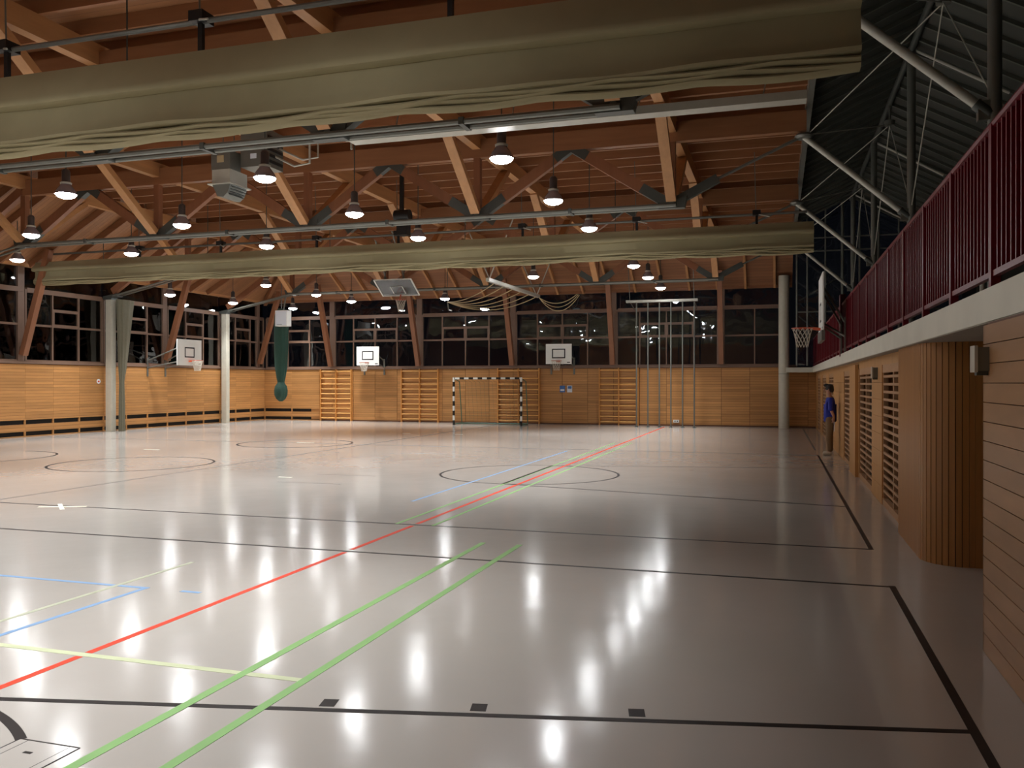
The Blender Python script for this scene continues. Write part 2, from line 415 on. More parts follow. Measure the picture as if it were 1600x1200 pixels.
slot_wall('x', XL + .06, XL + 1.6, YF, -1, wf); slot_wall('x', XL + 1.6, slot_end, YF, -1, wf)

# ------------------------------------------------------------------ left wall
wl = struct(B(XL - 0.25, XL, YB, YF, 0, SILL - 0.04).build('wall_left', 'panel_dark'), 'oak panelled left wall with two rows of dark slots near the floor', 'wall')
MUL = [YF - 0.06 - 1.183 * k for k in range(0, 22)]
for k in range(len(MUL) - 1):
    if MUL[k + 1] < 12: break
    slot_wall('y', MUL[k + 1], MUL[k], XL, 1, wl)
B(XL, XL + .05, YB, MUL[k] , 0.0, SILL - .06).build('panel', 'panel', wl)
struct(B(XL - 0.25, XL + 0.10, YB, YF, SILL - 0.04, SILL + 0.05).build('trim_2', 'frame'), 'brown window sill board along the left wall', 'sill')
# near end wall (behind the camera)
struct(B(XL, 7.0, YB - 0.2, YB, 0, 9).build('wall_near', 'panel'), 'wood panelled end wall behind the camera', 'wall')

# ------------------------------------------------------------------ windows
TRZ, SASHZ = 3.84, 4.42
wcount = [0]
def window(axis, face, a0, edges, sash_cols, lab, out):
    """edges: pane column limits; face: plane coordinate; out: outward sign"""
    wcount[0] += 1
    mid = (edges[0] + edges[-1]) / 2
    root = sroot('window_%d' % wcount[0], (mid, face, SILL + .05) if axis == 'x' else (face, mid, SILL + .05), lab, 'window')
    def bx(b0, b1, t0, t1, z0, z1, nm, mt):
        f0, f1 = sorted((face + out * t0, face + out * t1))
        if axis == 'x': return B(b0, b1, f0, f1, z0, z1).build(nm, mt, root)
        return B(f0, f1, b0, b1, z0, z1).build(nm, mt, root)
    e0, e1 = edges[0], edges[-1]
    for i, e in enumerate(edges):
        wd = 0.05 if 0 < i < len(edges) - 1 else 0.07
        lo, hi = e - wd / 2, e + wd / 2
        if i == 0: lo, hi = e + 0.005, e + 0.07
        if i == len(edges) - 1: lo, hi = e - 0.07, e - 0.005
        bx(lo, hi, -0.04, 0.08, SILL + .05, WTOP + .05, 'mullion', 'frame')
    bx(e0 + .07, e1 - .07, -0.06, 0.08, WTOP - 0.06, WTOP + 0.10, 'head_rail', 'frame')
    for i in range(len(edges) - 1):
        p0, p1 = edges[i] + (0.07 if i == 0 else .025), edges[i + 1] - (0.07 if i == len(edges) - 2 else .025)
        bx(p0, p1, -0.03, 0.07, SILL + .05, SILL + .10, 'bottom_rail', 'frame')
        bx(p0, p1, -0.03, 0.07, TRZ - 0.035, TRZ + 0.035, 'transom', 'frame')
        bx(p0, p1, 0.02, 0.03, SILL + .10, TRZ - .035, 'pane', 'glass')
        if i in sash_cols:
            bx(p0, p1, -0.03, 0.07, SASHZ - 0.03, SASHZ + 0.03, 'transom', 'frame')
            bx(p0, p1, 0.02, 0.03, SASHZ + .03, WTOP - .06, 'pane', 'glass')
            f = bx(p0, p0 + .05, -0.045, 0.03, TRZ + .035, SASHZ - .03, 'sash_stile', 'frame')
            bx(p1 - .05, p1, -0.045, 0.03, TRZ + .035, SASHZ - .03, 'sash_stile', 'frame')
            bx(p0 + .05, p1 - .05, -0.045, 0.03, TRZ + .035, TRZ + .075, 'sash_rail', 'frame')
            bx(p0 + .05, p1 - .05, -0.045, 0.03, SASHZ - .07, SASHZ - .03, 'sash_rail', 'frame')
            bx(p0 + .05, p1 - .05, -0.005, 0.005, TRZ + .075, SASHZ - .07, 'pane', 'glass')
        else:
            bx(p0, p1, 0.02, 0.03, TRZ + .035, WTOP - .06, 'pane', 'glass')
        bx(edges[i] + (.02 if i == 0 else 0.003), edges[i + 1] - (.02 if i == len(edges) - 2 else 0.003), 0.02, 0.03, WTOP + .10, EAVE - .06, 'clerestory_pane', 'glass')
    return root
fl = [XL + .1] + ND[::-1] + [XE - 0.15]
names = ['in the left corner, beside the hanging green net', 'behind the leftmost far basketball board', 'between the first two slanting struts right of that board',
         'above and right of the striped goal', 'behind the climbing poles', 'at the right end beside the round column']
names = ['far wall window bay in the left corner behind the green net', 'far wall window bay behind the left far basketball board', 'far wall window bay above the left end of the striped goal',
         'far wall window bay behind the right far basketball board', 'far wall window bay behind the climbing poles', 'far wall window bay beside the round white column']
for i in range(6):
    a, b = fl[i], fl[i + 1]
    n = 4 if i not in (0, 5) else (3 if i == 0 else 2)
    ed = [a + (b - a) * k / n for k in range(n + 1)]
    if i not in (0, 5): ed = [a + .12] + ed[1:-1] + [b - .12]
    window('x', YF, 0, ed, (1, 2) if n == 4 else ((1,) if n == 3 else ()), names[i], 1)
lnames = ['left wall window bay in the far corner', 'left wall window bay just beyond the second column', 'left wall window bay behind the left wall basketball board', 'left wall window bay right of the near column with olive drape',
          'left wall window bay left of the near column', 'left wall window bay cut by the left picture edge', 'left wall window bay outside the left picture edge']
for i in range(6):
    ed = [MUL[3 * i + 3 - k] for k in range(4)]
    ed = [ed[0] + .02] + ed[1:3] + [ed[3] - .02]
    window('y', XL, 0, ed, (1,), lnames[i if i == 0 else i + (1 if i >= 1 else 0)] if i + 1 < 7 else '', -1)
# rest of the upper left wall, out of view
struct(B(XL - .2, XL, YB, MUL[18], SILL, EAVE).build('wall_left_upper', 'panel_dark'), 'dark upper wall left of the left windows', 'wall')

# ------------------------------------------------------------------ timber roof: decks, joists, rafters
ceil = struct(B(ND[-1], XE, YB, TR[3], DECK, DECK + 0.12).build('ceiling', 'deck'), 'flat timber ceiling of reddish boards above the joists', 'ceiling')
j0 = None
for k in range(0, 34):
    y = 12.2 + 0.8875 * (k - 9) + 0.44
    if y > TR[3] - .2: break
    if j0 is None: j0 = B(ND[-1], XE - .02, y - .045, y + .045, DECK - 0.26, DECK).build('joist', 'timber_x', ceil)
    else: clone(j0, (WL[j0].x, y, WL[j0].z), ceil)
# left hip
hipL = MB().prism([(ND[-1], YB, DECK), (ND[-1], TR[3], DECK), (XL, YF, EAVE), (XL, YB, EAVE)], (0, 0, .12)).build('ceiling_left', 'deck')
struct(hipL, 'sloping timber ceiling falling to the left wall', 'ceiling')
hipF = MB().prism([(ND[-1], TR[3], DECK), (XE, TR[3], DECK), (XE, YF, EAVE), (XL, YF, EAVE)], (0, 0, .12)).build('ceiling_far', 'deck_y')
struct(hipF, 'sloping timber ceiling falling to the far wall', 'ceiling')
r0 = None
for k in range(-2, 18):
    y = 12.2 + 1.183 * k
    a, b = (ND[-1] + .05, y, DECK - .14), (XL + .15, y, EAVE - .03)
    if r0 is None: r0 = MB().bar(a, b, .08, .22).build('rafter', 'timber_x', hipL)
    else: clone(r0, (WL[r0].x, y, WL[r0].z), hipL)
r0 = None
for k in range(0, 19):
    x = -0.1 - PW * k
    if x < ND[-1]: break
    if r0 is None: r0 = MB().bar((x, TR[3] + .05, DECK - .14), (x, YF - .1, EAVE - .04), .09, .22).build('rafter', 'timber_y', hipF)
    else: clone(r0, (x, WL[r0].y, WL[r0].z), hipF)
MB().bar((ND[-1], TR[3], DECK - .2), (XL + .1, YF - .1, EAVE - .08), .16, .3).build('hip_rafter', 'timber_x', hipF)
struct(B(XL, XE, YF - 0.02, YF + .2, EAVE - .1, EAVE + .15).build('trim_3', 'timber_x'), 'timber eaves beam above the far windows', 'beam')
struct(B(XL - .2, XL + .02, YB, YF, EAVE - .1, EAVE + .15).build('trim_4', 'timber_y'), 'timber eaves beam above the left windows', 'beam')
# grey edge strip where the timber roof meets the metal roof
struct(B(XE, XE + .12, YB, TR[3] + .6, DECK - .32, DECK + .25).build('trim_5', 'steel'), 'grey edge beam between timber roof and metal roof', 'beam')

# ------------------------------------------------------------------ trusses
tnames = ['nearest roof truss with double grey tie pipe just behind the near curtain', 'second roof truss with grey tie pipe between the two curtains',
          'roof truss hidden behind the far beige curtain', 'farthest roof truss in front of the far windows']
def truss(i):
    y = TR[i]
    t = thing('roof_truss', (ND[2], y, TIE), tnames[i], 'truss', 'timber roof trusses with steel ties')
    B(ND[-1], XE, y - .09, y + .09, 7.22, 7.66).build('top_chord', 'timber_x', t)
    for x in ND:
        B(x - .08, x + .08, y - .08, y + .08, TIE + .15, 7.22).build('post', 'timber_z', t)
        for s in (-1, 1):
            if (x == ND[0] and s > 0) or (x == ND[-1] and s < 0): continue
            a = Vector((x + s * .12, y, TIE + .08)); b = Vector((x + s * 2.27, y, 7.28)); d = b - a
            MB().bar(a + d * .22, b - d * .12, .15, .24).build('diagonal', 'timber_z', t)
            g = MB().bar(a, a + d * .26, .17, .22).build('steel_shoe', 'steel_dark', t)
            MB().bar(b - d * .16, b, .17, .22).build('steel_shoe', 'steel_dark', t)
        MB().prism([(x - .28, y - .1, TIE - .06), (x + .28, y - .1, TIE - .06), (x + .34, y - .1, TIE + .2), (x, y - .1, TIE + .1), (x - .34, y - .1, TIE + .2)], (0, .2, 0)).build('gusset', 'steel_dark', t)
        pin = MB().tube([(x, y - .13, TIE + .03), (x, y + .13, TIE + .03)], .06, 12).build('pin', 'steel', t)
    for s in (-.13, .13):
        MB().tube([(ND[-1] - .1, y + s, TIE), (ND[0] + .1, y + s, TIE)], .048, 8).build('tie_pipe', 'steel', t, True)
    for x in (ND[k] + 2.3 for k in range(1, 5)):
        B(x - .04, x + .04, y - .19, y + .19, TIE - .055, TIE + .055).build('clamp', 'steel_dark', t)
    # steel arm to the roof edge
    MB().bar((ND[0], y, TIE + .05), (ND[0] + 1.0, y, TIE + .05 + .5), .12, .2).build('steel_arm', 'steel_dark', t)
    MB().tube([(ND[0] + .9, y, TIE + .5), (XE - .1, y, 7.12)], .035, 8).build('arm_rod', 'steel', t, True)
    MB().lathe([(0.02, -.06), (.16, -.05), (.2, 0), (.16, .05), (.02, .06)], (XE - .05, y, 7.12), 14).build('head_casting', 'steel', t, True)
    # left end: tie and strut to the wall column
    for s in (-.13, .13):
        MB().tube([(ND[-1], y + s, TIE), (XL + .55, y + s, 5.12)], .035, 8).build('tie_pipe', 'steel', t, True)
    MB().bar((ND[-1] - .05, y, 7.4), (XL + .45, y, 5.3), .16, .26).build('end_rafter', 'timber_z', t)
    MB().bar((XL + .1, y, 5.06), (XL + .75, y, 5.16), .3, .12).build('bearing_plate', 'steel_dark', t)
for i in range(4): truss(i)
# longitudinal beams with pairs of struts
bn = ['rightmost', 'second from right', 'middle', 'second from left', 'leftmost']
for k, x in enumerate(ND):
    t = thing('roof_beam', (x, 20, 7.4), 'lengthwise roof beam with slanting struts, %s of five' % bn[k], 'beam', 'lengthwise roof beams')
    B(x - .1, x + .1, YB + .2, TR[3], 7.42, 7.79).build('beam', 'timber_y', t)
    for i, y in enumerate(TR):
        for s in (-1, 1):
            if i == 3 and s > 0: continue
            MB().bar((x + .0, y + s * .16, TIE + .12), (x, y + s * 2.2, 7.45), .22, .15).build('strut', 'timber_y', t)
# slanting wall struts
for k, x in enumerate(ND):
    o = MB().bar((x, YF - .16, SILL + .12), (x, YF - 1.42, 6.45), .2, .22, up=(0, 1, 0)).build('wall_strut', 'timber_z')
    t = ['nearest the round white column', 'just left of the climbing poles', 'left of the right far basketball board', 'right of the left far basketball board', 'left of the left far basketball board'][k]
    tag(o, 'slanting timber strut on the far wall, ' + t, 'strut', 'slanting wall struts')
    B(x - .13, x + .13, YF - .05, YF + .1, SILL + .05, EAVE - .1).build('wall_post', 'frame', o)
for y, t in ((22.6, 'left wall near the picture edge'), (29.7, 'left wall behind the basketball board'), (36.4, 'left wall in the far corner')):
    o = MB().bar((XL + .14, y, SILL + .25), (XL + 1.25, y, 6.3), .2, .2, up=(1, 0, 0)).build('wall_strut', 'timber_z')
    tag(o, 'slanting timber strut on the ' + t, 'strut', 'slanting wall struts')
    B(XL - .1, XL + .05, y - .13, y + .13, SILL + .05, EAVE - .1).build('wall_post', 'frame', o)

# ------------------------------------------------------------------ columns
def lcol(y, lab):
    t = thing('wall_column', (XL + .35, y, 0), lab, 'column', 'pale columns')
    B(XL + .2, XL + .46, y - .12, y + .12, 0, 5.0).build('shaft', 'column', t)
    B(XL + .16, XL + .5, y - .16, y + .16, 5.0, 5.06).build('cap_plate', 'steel_dark', t)
lcol(26.35, 'pale square column on the left wall beside the olive drape')
lcol(33.4, 'pale square column on the left wall right of the basketball board')
t = thing('round_column', (.27, 36.3, 0), 'round white column at the right end of the far wall', 'column', 'pale columns')
MB().lathe([(.21, 0), (.21, 2.2)], (.27, 36.3, 0), 24).build('shaft', 'column', t, True)
MB().lathe([(.21, 2.22), (.21, 6.2)], (.27, 36.3, 0), 24).build('shaft', 'column', t, True)
MB().lathe([(.2, 0), (.2, .1)], (.27, 36.3, 2.15), 24).build('joint_band', 'steel', t, True)
# olive drape hanging beside the near column
rows = []
for z, rx, ry, xc in ((5.0, .12, .42, .75), (4.4, .11, .36, .74), (3.4, .1, .27, .71), (2.4, .09, .17, .68), (1.9, .07, .1, .66), (1.2, .08, .12, .66), (.5, .08, .13, .66), (.0, .09, .14, .66)):
    row = []
    for k in range(36):
        a = 2 * math.pi * k / 36; f = 1 + .12 * math.sin(9 * a)
        row.append((XL + xc + rx * f * math.cos(a), 26.55 + ry * f * math.sin(a) + (ry - .1) * .3, z))
    rows.append(row)
d = MB().grid(rows, True).poly(rows[0]).poly(rows[-1]).build('gathered_drape', 'olive', smooth=True)
tag(d, 'olive drape gathered and tapering beside the near left wall column', 'drape')

# ------------------------------------------------------------------ divider curtains
def curtain(yc, x0, x1, ztop, zfold, zbot, lab, shaft_z, hangers):
    t = thing('divider_curtain', ((x0 + x1) / 2, yc, zbot), lab, 'curtain', 'raised dividing curtains')
    n = int((x1 - x0) / .14)
    def wav(x, s, a): return a * (math.sin(x * 1.7 + s) + .6 * math.sin(x * 3.9 + 2 * s) + .4 * math.sin(x * 0.6 + s * 3))
    def sheet(name, prof_fn):
        rows = [prof_fn(x0 + (x1 - x0) * i / n) for i in range(n + 1)]
        mb = MB().grid(rows, True); mb.poly(rows[0]); mb.poly(rows[-1])
        return mb.build(name, 'curtain', t, True)
    def upper(x):
        a = wav(x, 1, .006)
        return [(x, yc - .24, ztop), (x, yc - .29 + a, ztop - .12), (x, yc - .34 + a, (ztop + zfold) / 2), (x, yc - .395 + a, zfold + .10 + a), (x, yc - .41 + a, zfold + .055 + a), (x, yc - .395 + a, zfold + .015 + a), (x, yc - .34, zfold + a),
                (x, yc + .34, zfold + a), (x, yc + .395, zfold + .015), (x, yc + .41, zfold + .055), (x, yc + .34, (ztop + zfold) / 2), (x, yc + .24, ztop)]
    def lower(x):
        a = wav(x, 4, .014); b = wav(x, 2, .01)
        return [(x, yc - .25, zfold + .05), (x, yc - .26 + a, (zfold + zbot) / 2 + .03), (x, yc - .31 + a, zbot + .19 + b), (x, yc - .345 + a, zbot + .14 + b), (x, yc - .335 + a, zbot + .105 + b), (x, yc - .29, zbot + .09 + b),
                (x, yc - .06, zbot + .09), (x, yc - .03, zbot + .12), (x, yc - .04, (zfold + zbot) / 2), (x, yc + .0, zfold + .05)]
    sheet('upper_fabric', upper); sheet('lower_fabric', lower)
    for q, (dy, dz) in enumerate(((.0, .06), (.03, .025), (.06, -.01))):
        def fold(x, q=q, dy=dy, dz=dz):
            sag = .03 * abs(math.sin(x * 1.9 + q * .7)) + wav(x, 5 + q, .006) + .015 * math.sin(x * .8 + q)
            z = zbot + dz - sag
            return [(x, yc - .31 + dy, z + .05), (x, yc - .335 + dy, z + .025), (x, yc - .30 + dy, z), (x, yc - .08 - dy, z), (x, yc - .05 - dy, z + .03), (x, yc - .08 - dy, z + .05)]
        sheet('bottom_fold', fold)
    MB().tube([(x0 - .1, yc, shaft_z), (x1 - .15, yc, shaft_z)], .035, 8).build('hoist_shaft', 'steel', t, True)
    for x in hangers:
        B(x - .03, x + .03, yc - .03, yc + .03, ztop - .02, shaft_z + .02).build('hanger', 'black', t)
        B(x - .1, x + .1, yc - .12, yc + .12, shaft_z - .03, shaft_z + .1).build('clamp', 'black', t)
        MB().tube([(x + .02, yc - .08, shaft_z - .01), (x + .32, yc - .3, shaft_z - .13)], .014, 6).build('lever', 'steel_light', t)
        MB().tube([(x - .02, yc, shaft_z + .1), (x - .06, yc, 7.8)], .012, 6).build('suspension_rod', 'steel', t)
    return t
curtain(8.98, -23.9, 0.76, 5.88, 5.41, 4.88, 'beige dividing curtain raised across the top of the picture', 6.35, [-9.95, -6.85, -3.52, -.4, -13.1, -16.3])
curtain(22.85, -23.85, 0.88, 5.90, 5.58, 5.15, 'beige dividing curtain raised across the middle distance, farther one', 6.19, [-16.7, -13.3, -10.6, -6.8, -3.6, -.5, -19.8])

# ------------------------------------------------------------------ pendant lamps
protos = {}
def lamp(x, y, z, lab, group='bell pendant lamps'):
    t = thing('pendant_lamp', (x, y, z), lab, 'lamp', group)
    spec = [('lens', 'lamp_glow', [(.0, -.085), (.07, -.08), (.13, -.062), (.175, -.035), (.2, .0), (.19, .01), (0.0, .012)]),
            ('bell', 'lamp_bell', [(.205, 0), (.2, .03), (.175, .09), (.13, .15), (.10, .19), (.10, .2), (.085, .2), (.12, .14), (.165, .08), (.19, .015)]),
            ('collar', 'steel_light', [(.06, .2), (.105, .2), (.11, .235), (.085, .25), (.06, .25)]),
            ('ballast', 'lamp_metal', [(.02, .25), (.08, .25), (.082, .46), (.06, .5), (.02, .52)])]
    if 'beam' not in protos:
        ld = bpy.data.lights.new('beam', 'AREA'); ld.shape = 'DISK'; ld.size = .36; ld.energy = LAMP_POWER; ld.spread = R(LAMP_SPREAD); ld.color = (.97, .985, 1.0)
        protos['beam'] = ld
    lo = bpy.data.objects.new('beam', protos['beam']); COL.objects.link(lo); put(lo, (x, y, z - .1), t)
    for nm, mt, prof in spec:
        if nm not in protos:
            o = MB().lathe(prof, (x, y, z), 24, cap=True).build(nm, mt, t, True, origin=(x, y, z)); protos[nm] = o
        else: clone(protos[nm], (x, y, z), t)
    top = min(DECK, DECK - (y - TR[3]) * (DECK - EAVE) / (YF - TR[3]), DECK - (ND[-1] - x) * (DECK - EAVE) / (ND[-1] - XL)) + .01
    MB().tube([(x, y, z + .5), (x, y, top)], .012, 6).build('suspension_rod', 'steel_dark', t)
C5 = [-4.45, -9.06, -13.67, -18.28, -22.6]
for i, x in enumerate((C5[2], C5[1], C5[0])): lamp(x, 13.7, 5.64, 'bell pendant lamp in the front row, %s of three' % ['leftmost', 'middle', 'rightmost'][i])
for i, x in enumerate((C5[3], C5[2], C5[1], C5[0])): lamp(x, 17.2, 5.64, 'bell pendant lamp in the second row from the front, %s of four' % ORD[i])
for i, x in enumerate(C5[::-1]): lamp(x, 20.75, 5.68, 'bell pendant lamp just before the far curtain, %s of five' % ORD[i])
for x, y, z, lab in ((-4.45, 27.6, 5.65, 'bell pendant lamp under the right half of the far curtain, touching its bottom edge'),
                     (-8.35, 29.4, 5.66, 'bell pendant lamp above the right far basketball board near the rope rail'),
                     (-19.0, 28.8, 5.65, 'bell pendant lamp under the left half of the far curtain, above the green net'),
                     (-22.9, 28.1, 5.33, 'bell pendant lamp left of the left wall basketball board'),
                     (-4.45, 30.8, 5.65, 'bell pendant lamp above the climbing poles, upper of the pair'),
                     (-19.0, 32.6, 5.65, 'bell pendant lamp just right of the hanging green net'),
                     (-23.2, 32.6, 5.42, 'bell pendant lamp above the second left wall column'),
                     (-4.45, 34.3, 5.65, 'bell pendant lamp just above the climbing pole top bar'),
                     (-13.75, 34.4, 5.5, 'bell pendant lamp right of the folded glass backboard'),
                     (-18.7, 35.2, 5.6, 'bell pendant lamp left of the folded glass backboard'),
                     (-22.2, 35.9, 5.42, 'bell pendant lamp left of the white loudspeaker box')):
    lamp(x, y, z, lab)
for x in C5: lamp(x, 24.3, 5.66, 'bell pendant lamp hidden behind the far beige curtain', 'bell lamps behind the far curtain')
for x in C5[:4]:
    for y in (6.65, 3.1):
        lamp(x, y, 5.64, 'bell pendant lamp in front of the near curtain above the picture', 'bell lamps above the picture')
for x in C5[1:4]: lamp(x, 10.2, 5.64, 'bell pendant lamp hidden behind the near beige curtain', 'bell lamps behind the near curtain')

# ------------------------------------------------------------------ gallery: slab, walls below
slab = struct(B(XG, 7.0, YB, YF, 2.27, 2.50).build('gallery_slab', 'slab'), 'white concrete edge of the spectator gallery', 'slab')
B(.35, XG, 36.0, YF, 2.27, 2.46).build('slab_return', 'slab', slab)
B(XG + .01, 7.0, YB, YF - .3, 2.262, 2.27).build('soffit', 'soffit', slab)
# near planked wall
wr = struct(B(XG, 1.9, YB, 6.55, 0, 2.26).build('wall_right', 'panel_dark'), 'near wall of wide horizontal wooden planks at the right edge', 'wall')
z = .0
while z < 2.2:
    z1 = min(z + .132, 2.26)
    B(XG - .022, XG, 2.0, 6.56, z + .003, z1 - .003).build('plank', 'plank_near', wr)
    B(XG - .022, 1.9, 6.55, 6.572, z + .003, z1 - .003).build('end_plank', 'plank_near', wr)
    z = z1
# niche
nb = struct(B(3.0, 3.2, 6.5, 9.7, 0, 2.26).build('wall_niche', 'panel'), 'dark wooden back wall of the niche between near wall and pier', 'wall')
# pier with rounded corner built of vertical strips
pier = sroot('wall_pier', (1.8, 10.4, 0), 'wooden pier with rounded corner clad in vertical strips', 'wall')
B(1.55, 3.0, 9.6, 11.4, 0, 2.26).build('core', 'panel_dark', pier)
path = [(1.47, 11.45), (1.47, 9.85)]
for k in range(1, 13):
    a = R(180 + 90 * k / 12); path.append((1.47 + .34 + .34 * math.cos(a), 9.85 + .34 * math.sin(a)))
path.append((3.0, 9.51))
def along(path, step):
    out = [path[0]]; acc = 0
    pts = []
    for i in range(len(path) - 1):
        a, b = Vector(path[i]), Vector(path[i + 1]); L_ = (b - a).length; m = max(1, int(L_ / .005))
        for q in range(m): pts.append(a + (b - a) * q / m)
    pts.append(Vector(path[-1])); last = pts[0]; res = [pts[0]]; acc = 0
    for i in range(1, len(pts)):
        acc += (pts[i] - pts[i - 1]).length
        if acc >= step: res.append(pts[i]); acc = 0
    return res
sp = along(path, .055)
for i in range(len(sp) - 1):
    a, b = sp[i], sp[i + 1]; d = (b - a).normalized(); nrm = Vector((d.y, -d.x)); a2 = a + d * .0008; b2 = b - d * .0008
    q = .04
    MB().hexa([(a2.x, a2.y, 0), (b2.x, b2.y, 0), (b2.x - nrm.x * -q, b2.y - nrm.y * -q, 0), (a2.x + nrm.x * q, a2.y + nrm.y * q, 0),
               (a2.x, a2.y, 2.262), (b2.x, b2.y, 2.262), (b2.x + nrm.x * q, b2.y + nrm.y * q, 2.262), (a2.x + nrm.x * q, a2.y + nrm.y * q, 2.262)]).build('strip', 'pier', pier)
# wall with louvre grilles
wg = struct(B(XW + .12, XW + .3, 11.4, YF, 0, 2.26).build('wall_gallery', 'slot'), 'wood wall under the gallery with slatted grilles', 'wall')
B(XW - .02, XW + .12, 11.45, YF, 2.12, 2.262).build('lintel', 'pilaster', wg)
LOU = [(11.65, 14.0), (15.45, 17.8), (19.35, 21.7), (25.6, 27.9), (29.4, 31.7), (33.2, 35.4)]
pil = [(14.0, 15.45), (17.8, 19.35), (21.7, 25.6), (27.9, 29.4), (31.7, 33.2), (35.4, YF)]
for a, b in pil:
    zc = 0
    for q in range(8):
        z0 = q * .265; B(XW - .03, XW + .12, a, b, z0 + .002, z0 + .263).build('plank', 'pilaster', wg)
    if (a, b) in ((17.8, 19.35),): B(XW - .09, XW - .03, a + .1, b - .1, 0, 2.2).build('pilaster_board', 'pilaster', wg)
ln = ['nearest slatted wooden grille beside the rounded pier', 'second slatted grille from the rounded pier', 'third slatted grille, just nearer than the person', 'slatted grille just beyond the person', 'second slatted grille beyond the person', 'farthest slatted grille near the far wall']
for i, (a, b) in enumerate(LOU):
    t = thing('slatted_grille', (XW, (a + b) / 2, 0), ln[i], 'grille', 'slatted grilles under the gallery')
    for y in (a, (a + b) / 2, b):
        B(XW - .01, XW + .06, y - .04 if y != a else a, y + .04 if y != b else b, .0, 2.12).build('stile', 'louver', t)
    B(XW - .02, XW + .06, a, b, 2.0, 2.12).build('top_rail', 'louver', t)
    B(XW - .02, XW + .06, a, b, 0, .1).build('bottom_rail', 'louver', t)
    f = None
    for q in range(16):
        z = .2 + q * .115
        if f is None: f = B(XW - .012, XW + .016, a + .03, b - .03, z, z + .036).build('slat', 'louver', t)
        else: clone(f, (WL[f].x, WL[f].y, z), t)
# boxes
def fixture(x, y, lab):
    t = thing('wall_light', (x, y, 1.92), lab, 'light fitting', 'grey metal wall fittings')
    B(x - .07, x, y - .06, y + .06, 1.93, 2.09).build('body', 'steel', t)
    B(x - .09, x - .07, y - .07, y + .07, 1.92, 2.10).build('front_plate', 'steel_light', t)
    B(x - .07, x, y - .035, y + .035, 1.90, 1.93).build('socket', 'steel_dark', t)
fixture(XG - .023, 6.45, 'grey metal wall fitting on the near planked wall edge')
fixture(XW - .03, 14.6, 'grey metal wall fitting between the two nearest grilles')

# ------------------------------------------------------------------ gallery railing
rail = thing('gallery_railing', (XG + .06, 20, 2.5), 'long dark red railing of vertical bars along the gallery', 'railing')
ZR = 3.63; xr = XG + .05
MB().tube([(xr, 3.0, ZR), (xr, YF - .3, ZR)], .03, 8).build('top_rail', 'red', rail, True)
B(xr - .02, xr + .02, 3.0, YF - .3, 2.58, 2.62).build('bottom_rail', 'red', rail)
p0 = None; y = 3.74
ys = []
while y < YF - .3:
    if p0 is None: p0 = B(xr - .03, xr + .03, y - .035, y + .035, 2.5, ZR).build('post', 'red', rail)
    else: clone(p0, (WL[p0].x, y, 2.5), rail)
    ys.append(y); y += 1.42
b0 = None; cnt = 0
for y in ys[:-1]:
    for k in range(1, 12):
        yy = y + 1.42 * k / 12
        if b0 is None: b0 = B(xr - .012, xr + .012, yy - .012, yy + .012, 2.62, ZR - .02).build('baluster', 'red', rail)
        else: clone(b0, (WL[b0].x, yy, 2.62), rail)
B(xr - .06, xr + .06, 20.7, 21.0, 2.45, 3.86).build('end_post', 'red', rail)
B(xr + .03, xr + .05, 21.0, YF - .3, 2.52, 3.6).build('infill_panel', 'red', rail)

# ------------------------------------------------------------------ metal roof over the gallery
RX, RZ = 2.65, 8.85
sl_l = (RZ - 8.0) / (RX - XE - .1)
XRW = 6.9; RZR = RZ - .56 * (XRW - RX)
YG = 34.3
mr = sroot('ceiling_gallery', (RX, 18, RZ), 'dark ribbed metal roof over the gallery', 'ceiling')
pa = pb = ra = rb = None
y = YB
while y < YG:
    y1 = min(y + .7, YG)
    if pa is None or y1 - y < .69:
        o1 = MB().prism([(XE + .1, y + .004, 8.0), (RX, y + .004, RZ), (RX, y1 - .004, RZ), (XE + .1, y1 - .004, 8.0)], (0, 0, .05)).build('roof_panel', 'metal_roof', mr)
        o2 = MB().prism([(XRW, y + .004, RZR), (RX, y + .004, RZ), (RX, y1 - .004, RZ), (XRW, y1 - .004, RZR)], (0, 0, .05)).build('roof_panel', 'metal_roof', mr)
        o3 = MB().bar((XE + .1, y, 7.97), (RX, y, RZ - .03), .05, .09).build('rib', 'metal_roof_rib', mr)
        o4 = MB().bar((XRW, y, RZR - .03), (RX, y, RZ - .03), .05, .09).build('rib', 'metal_roof_rib', mr)
        if pa is None: pa, pb, ra, rb = o1, o2, o3, o4
    else:
        dy = y - YB
        for q in (pa, pb, ra, rb): clone(q, (WL[q].x, WL[q].y + dy, WL[q].z), mr)
    y += .7
MB().tube([(RX, YB, RZ - .12), (RX, YG, RZ - .12)], .07, 10).build('ridge_tube', 'steel_dark', mr, True)
struct(B(XRW, XRW + .2, YB, YF, 2.5, RZR + .1).build('wall_gallery_back', 'metal_roof'), 'dark rear wall of the gallery behind the railing', 'wall')
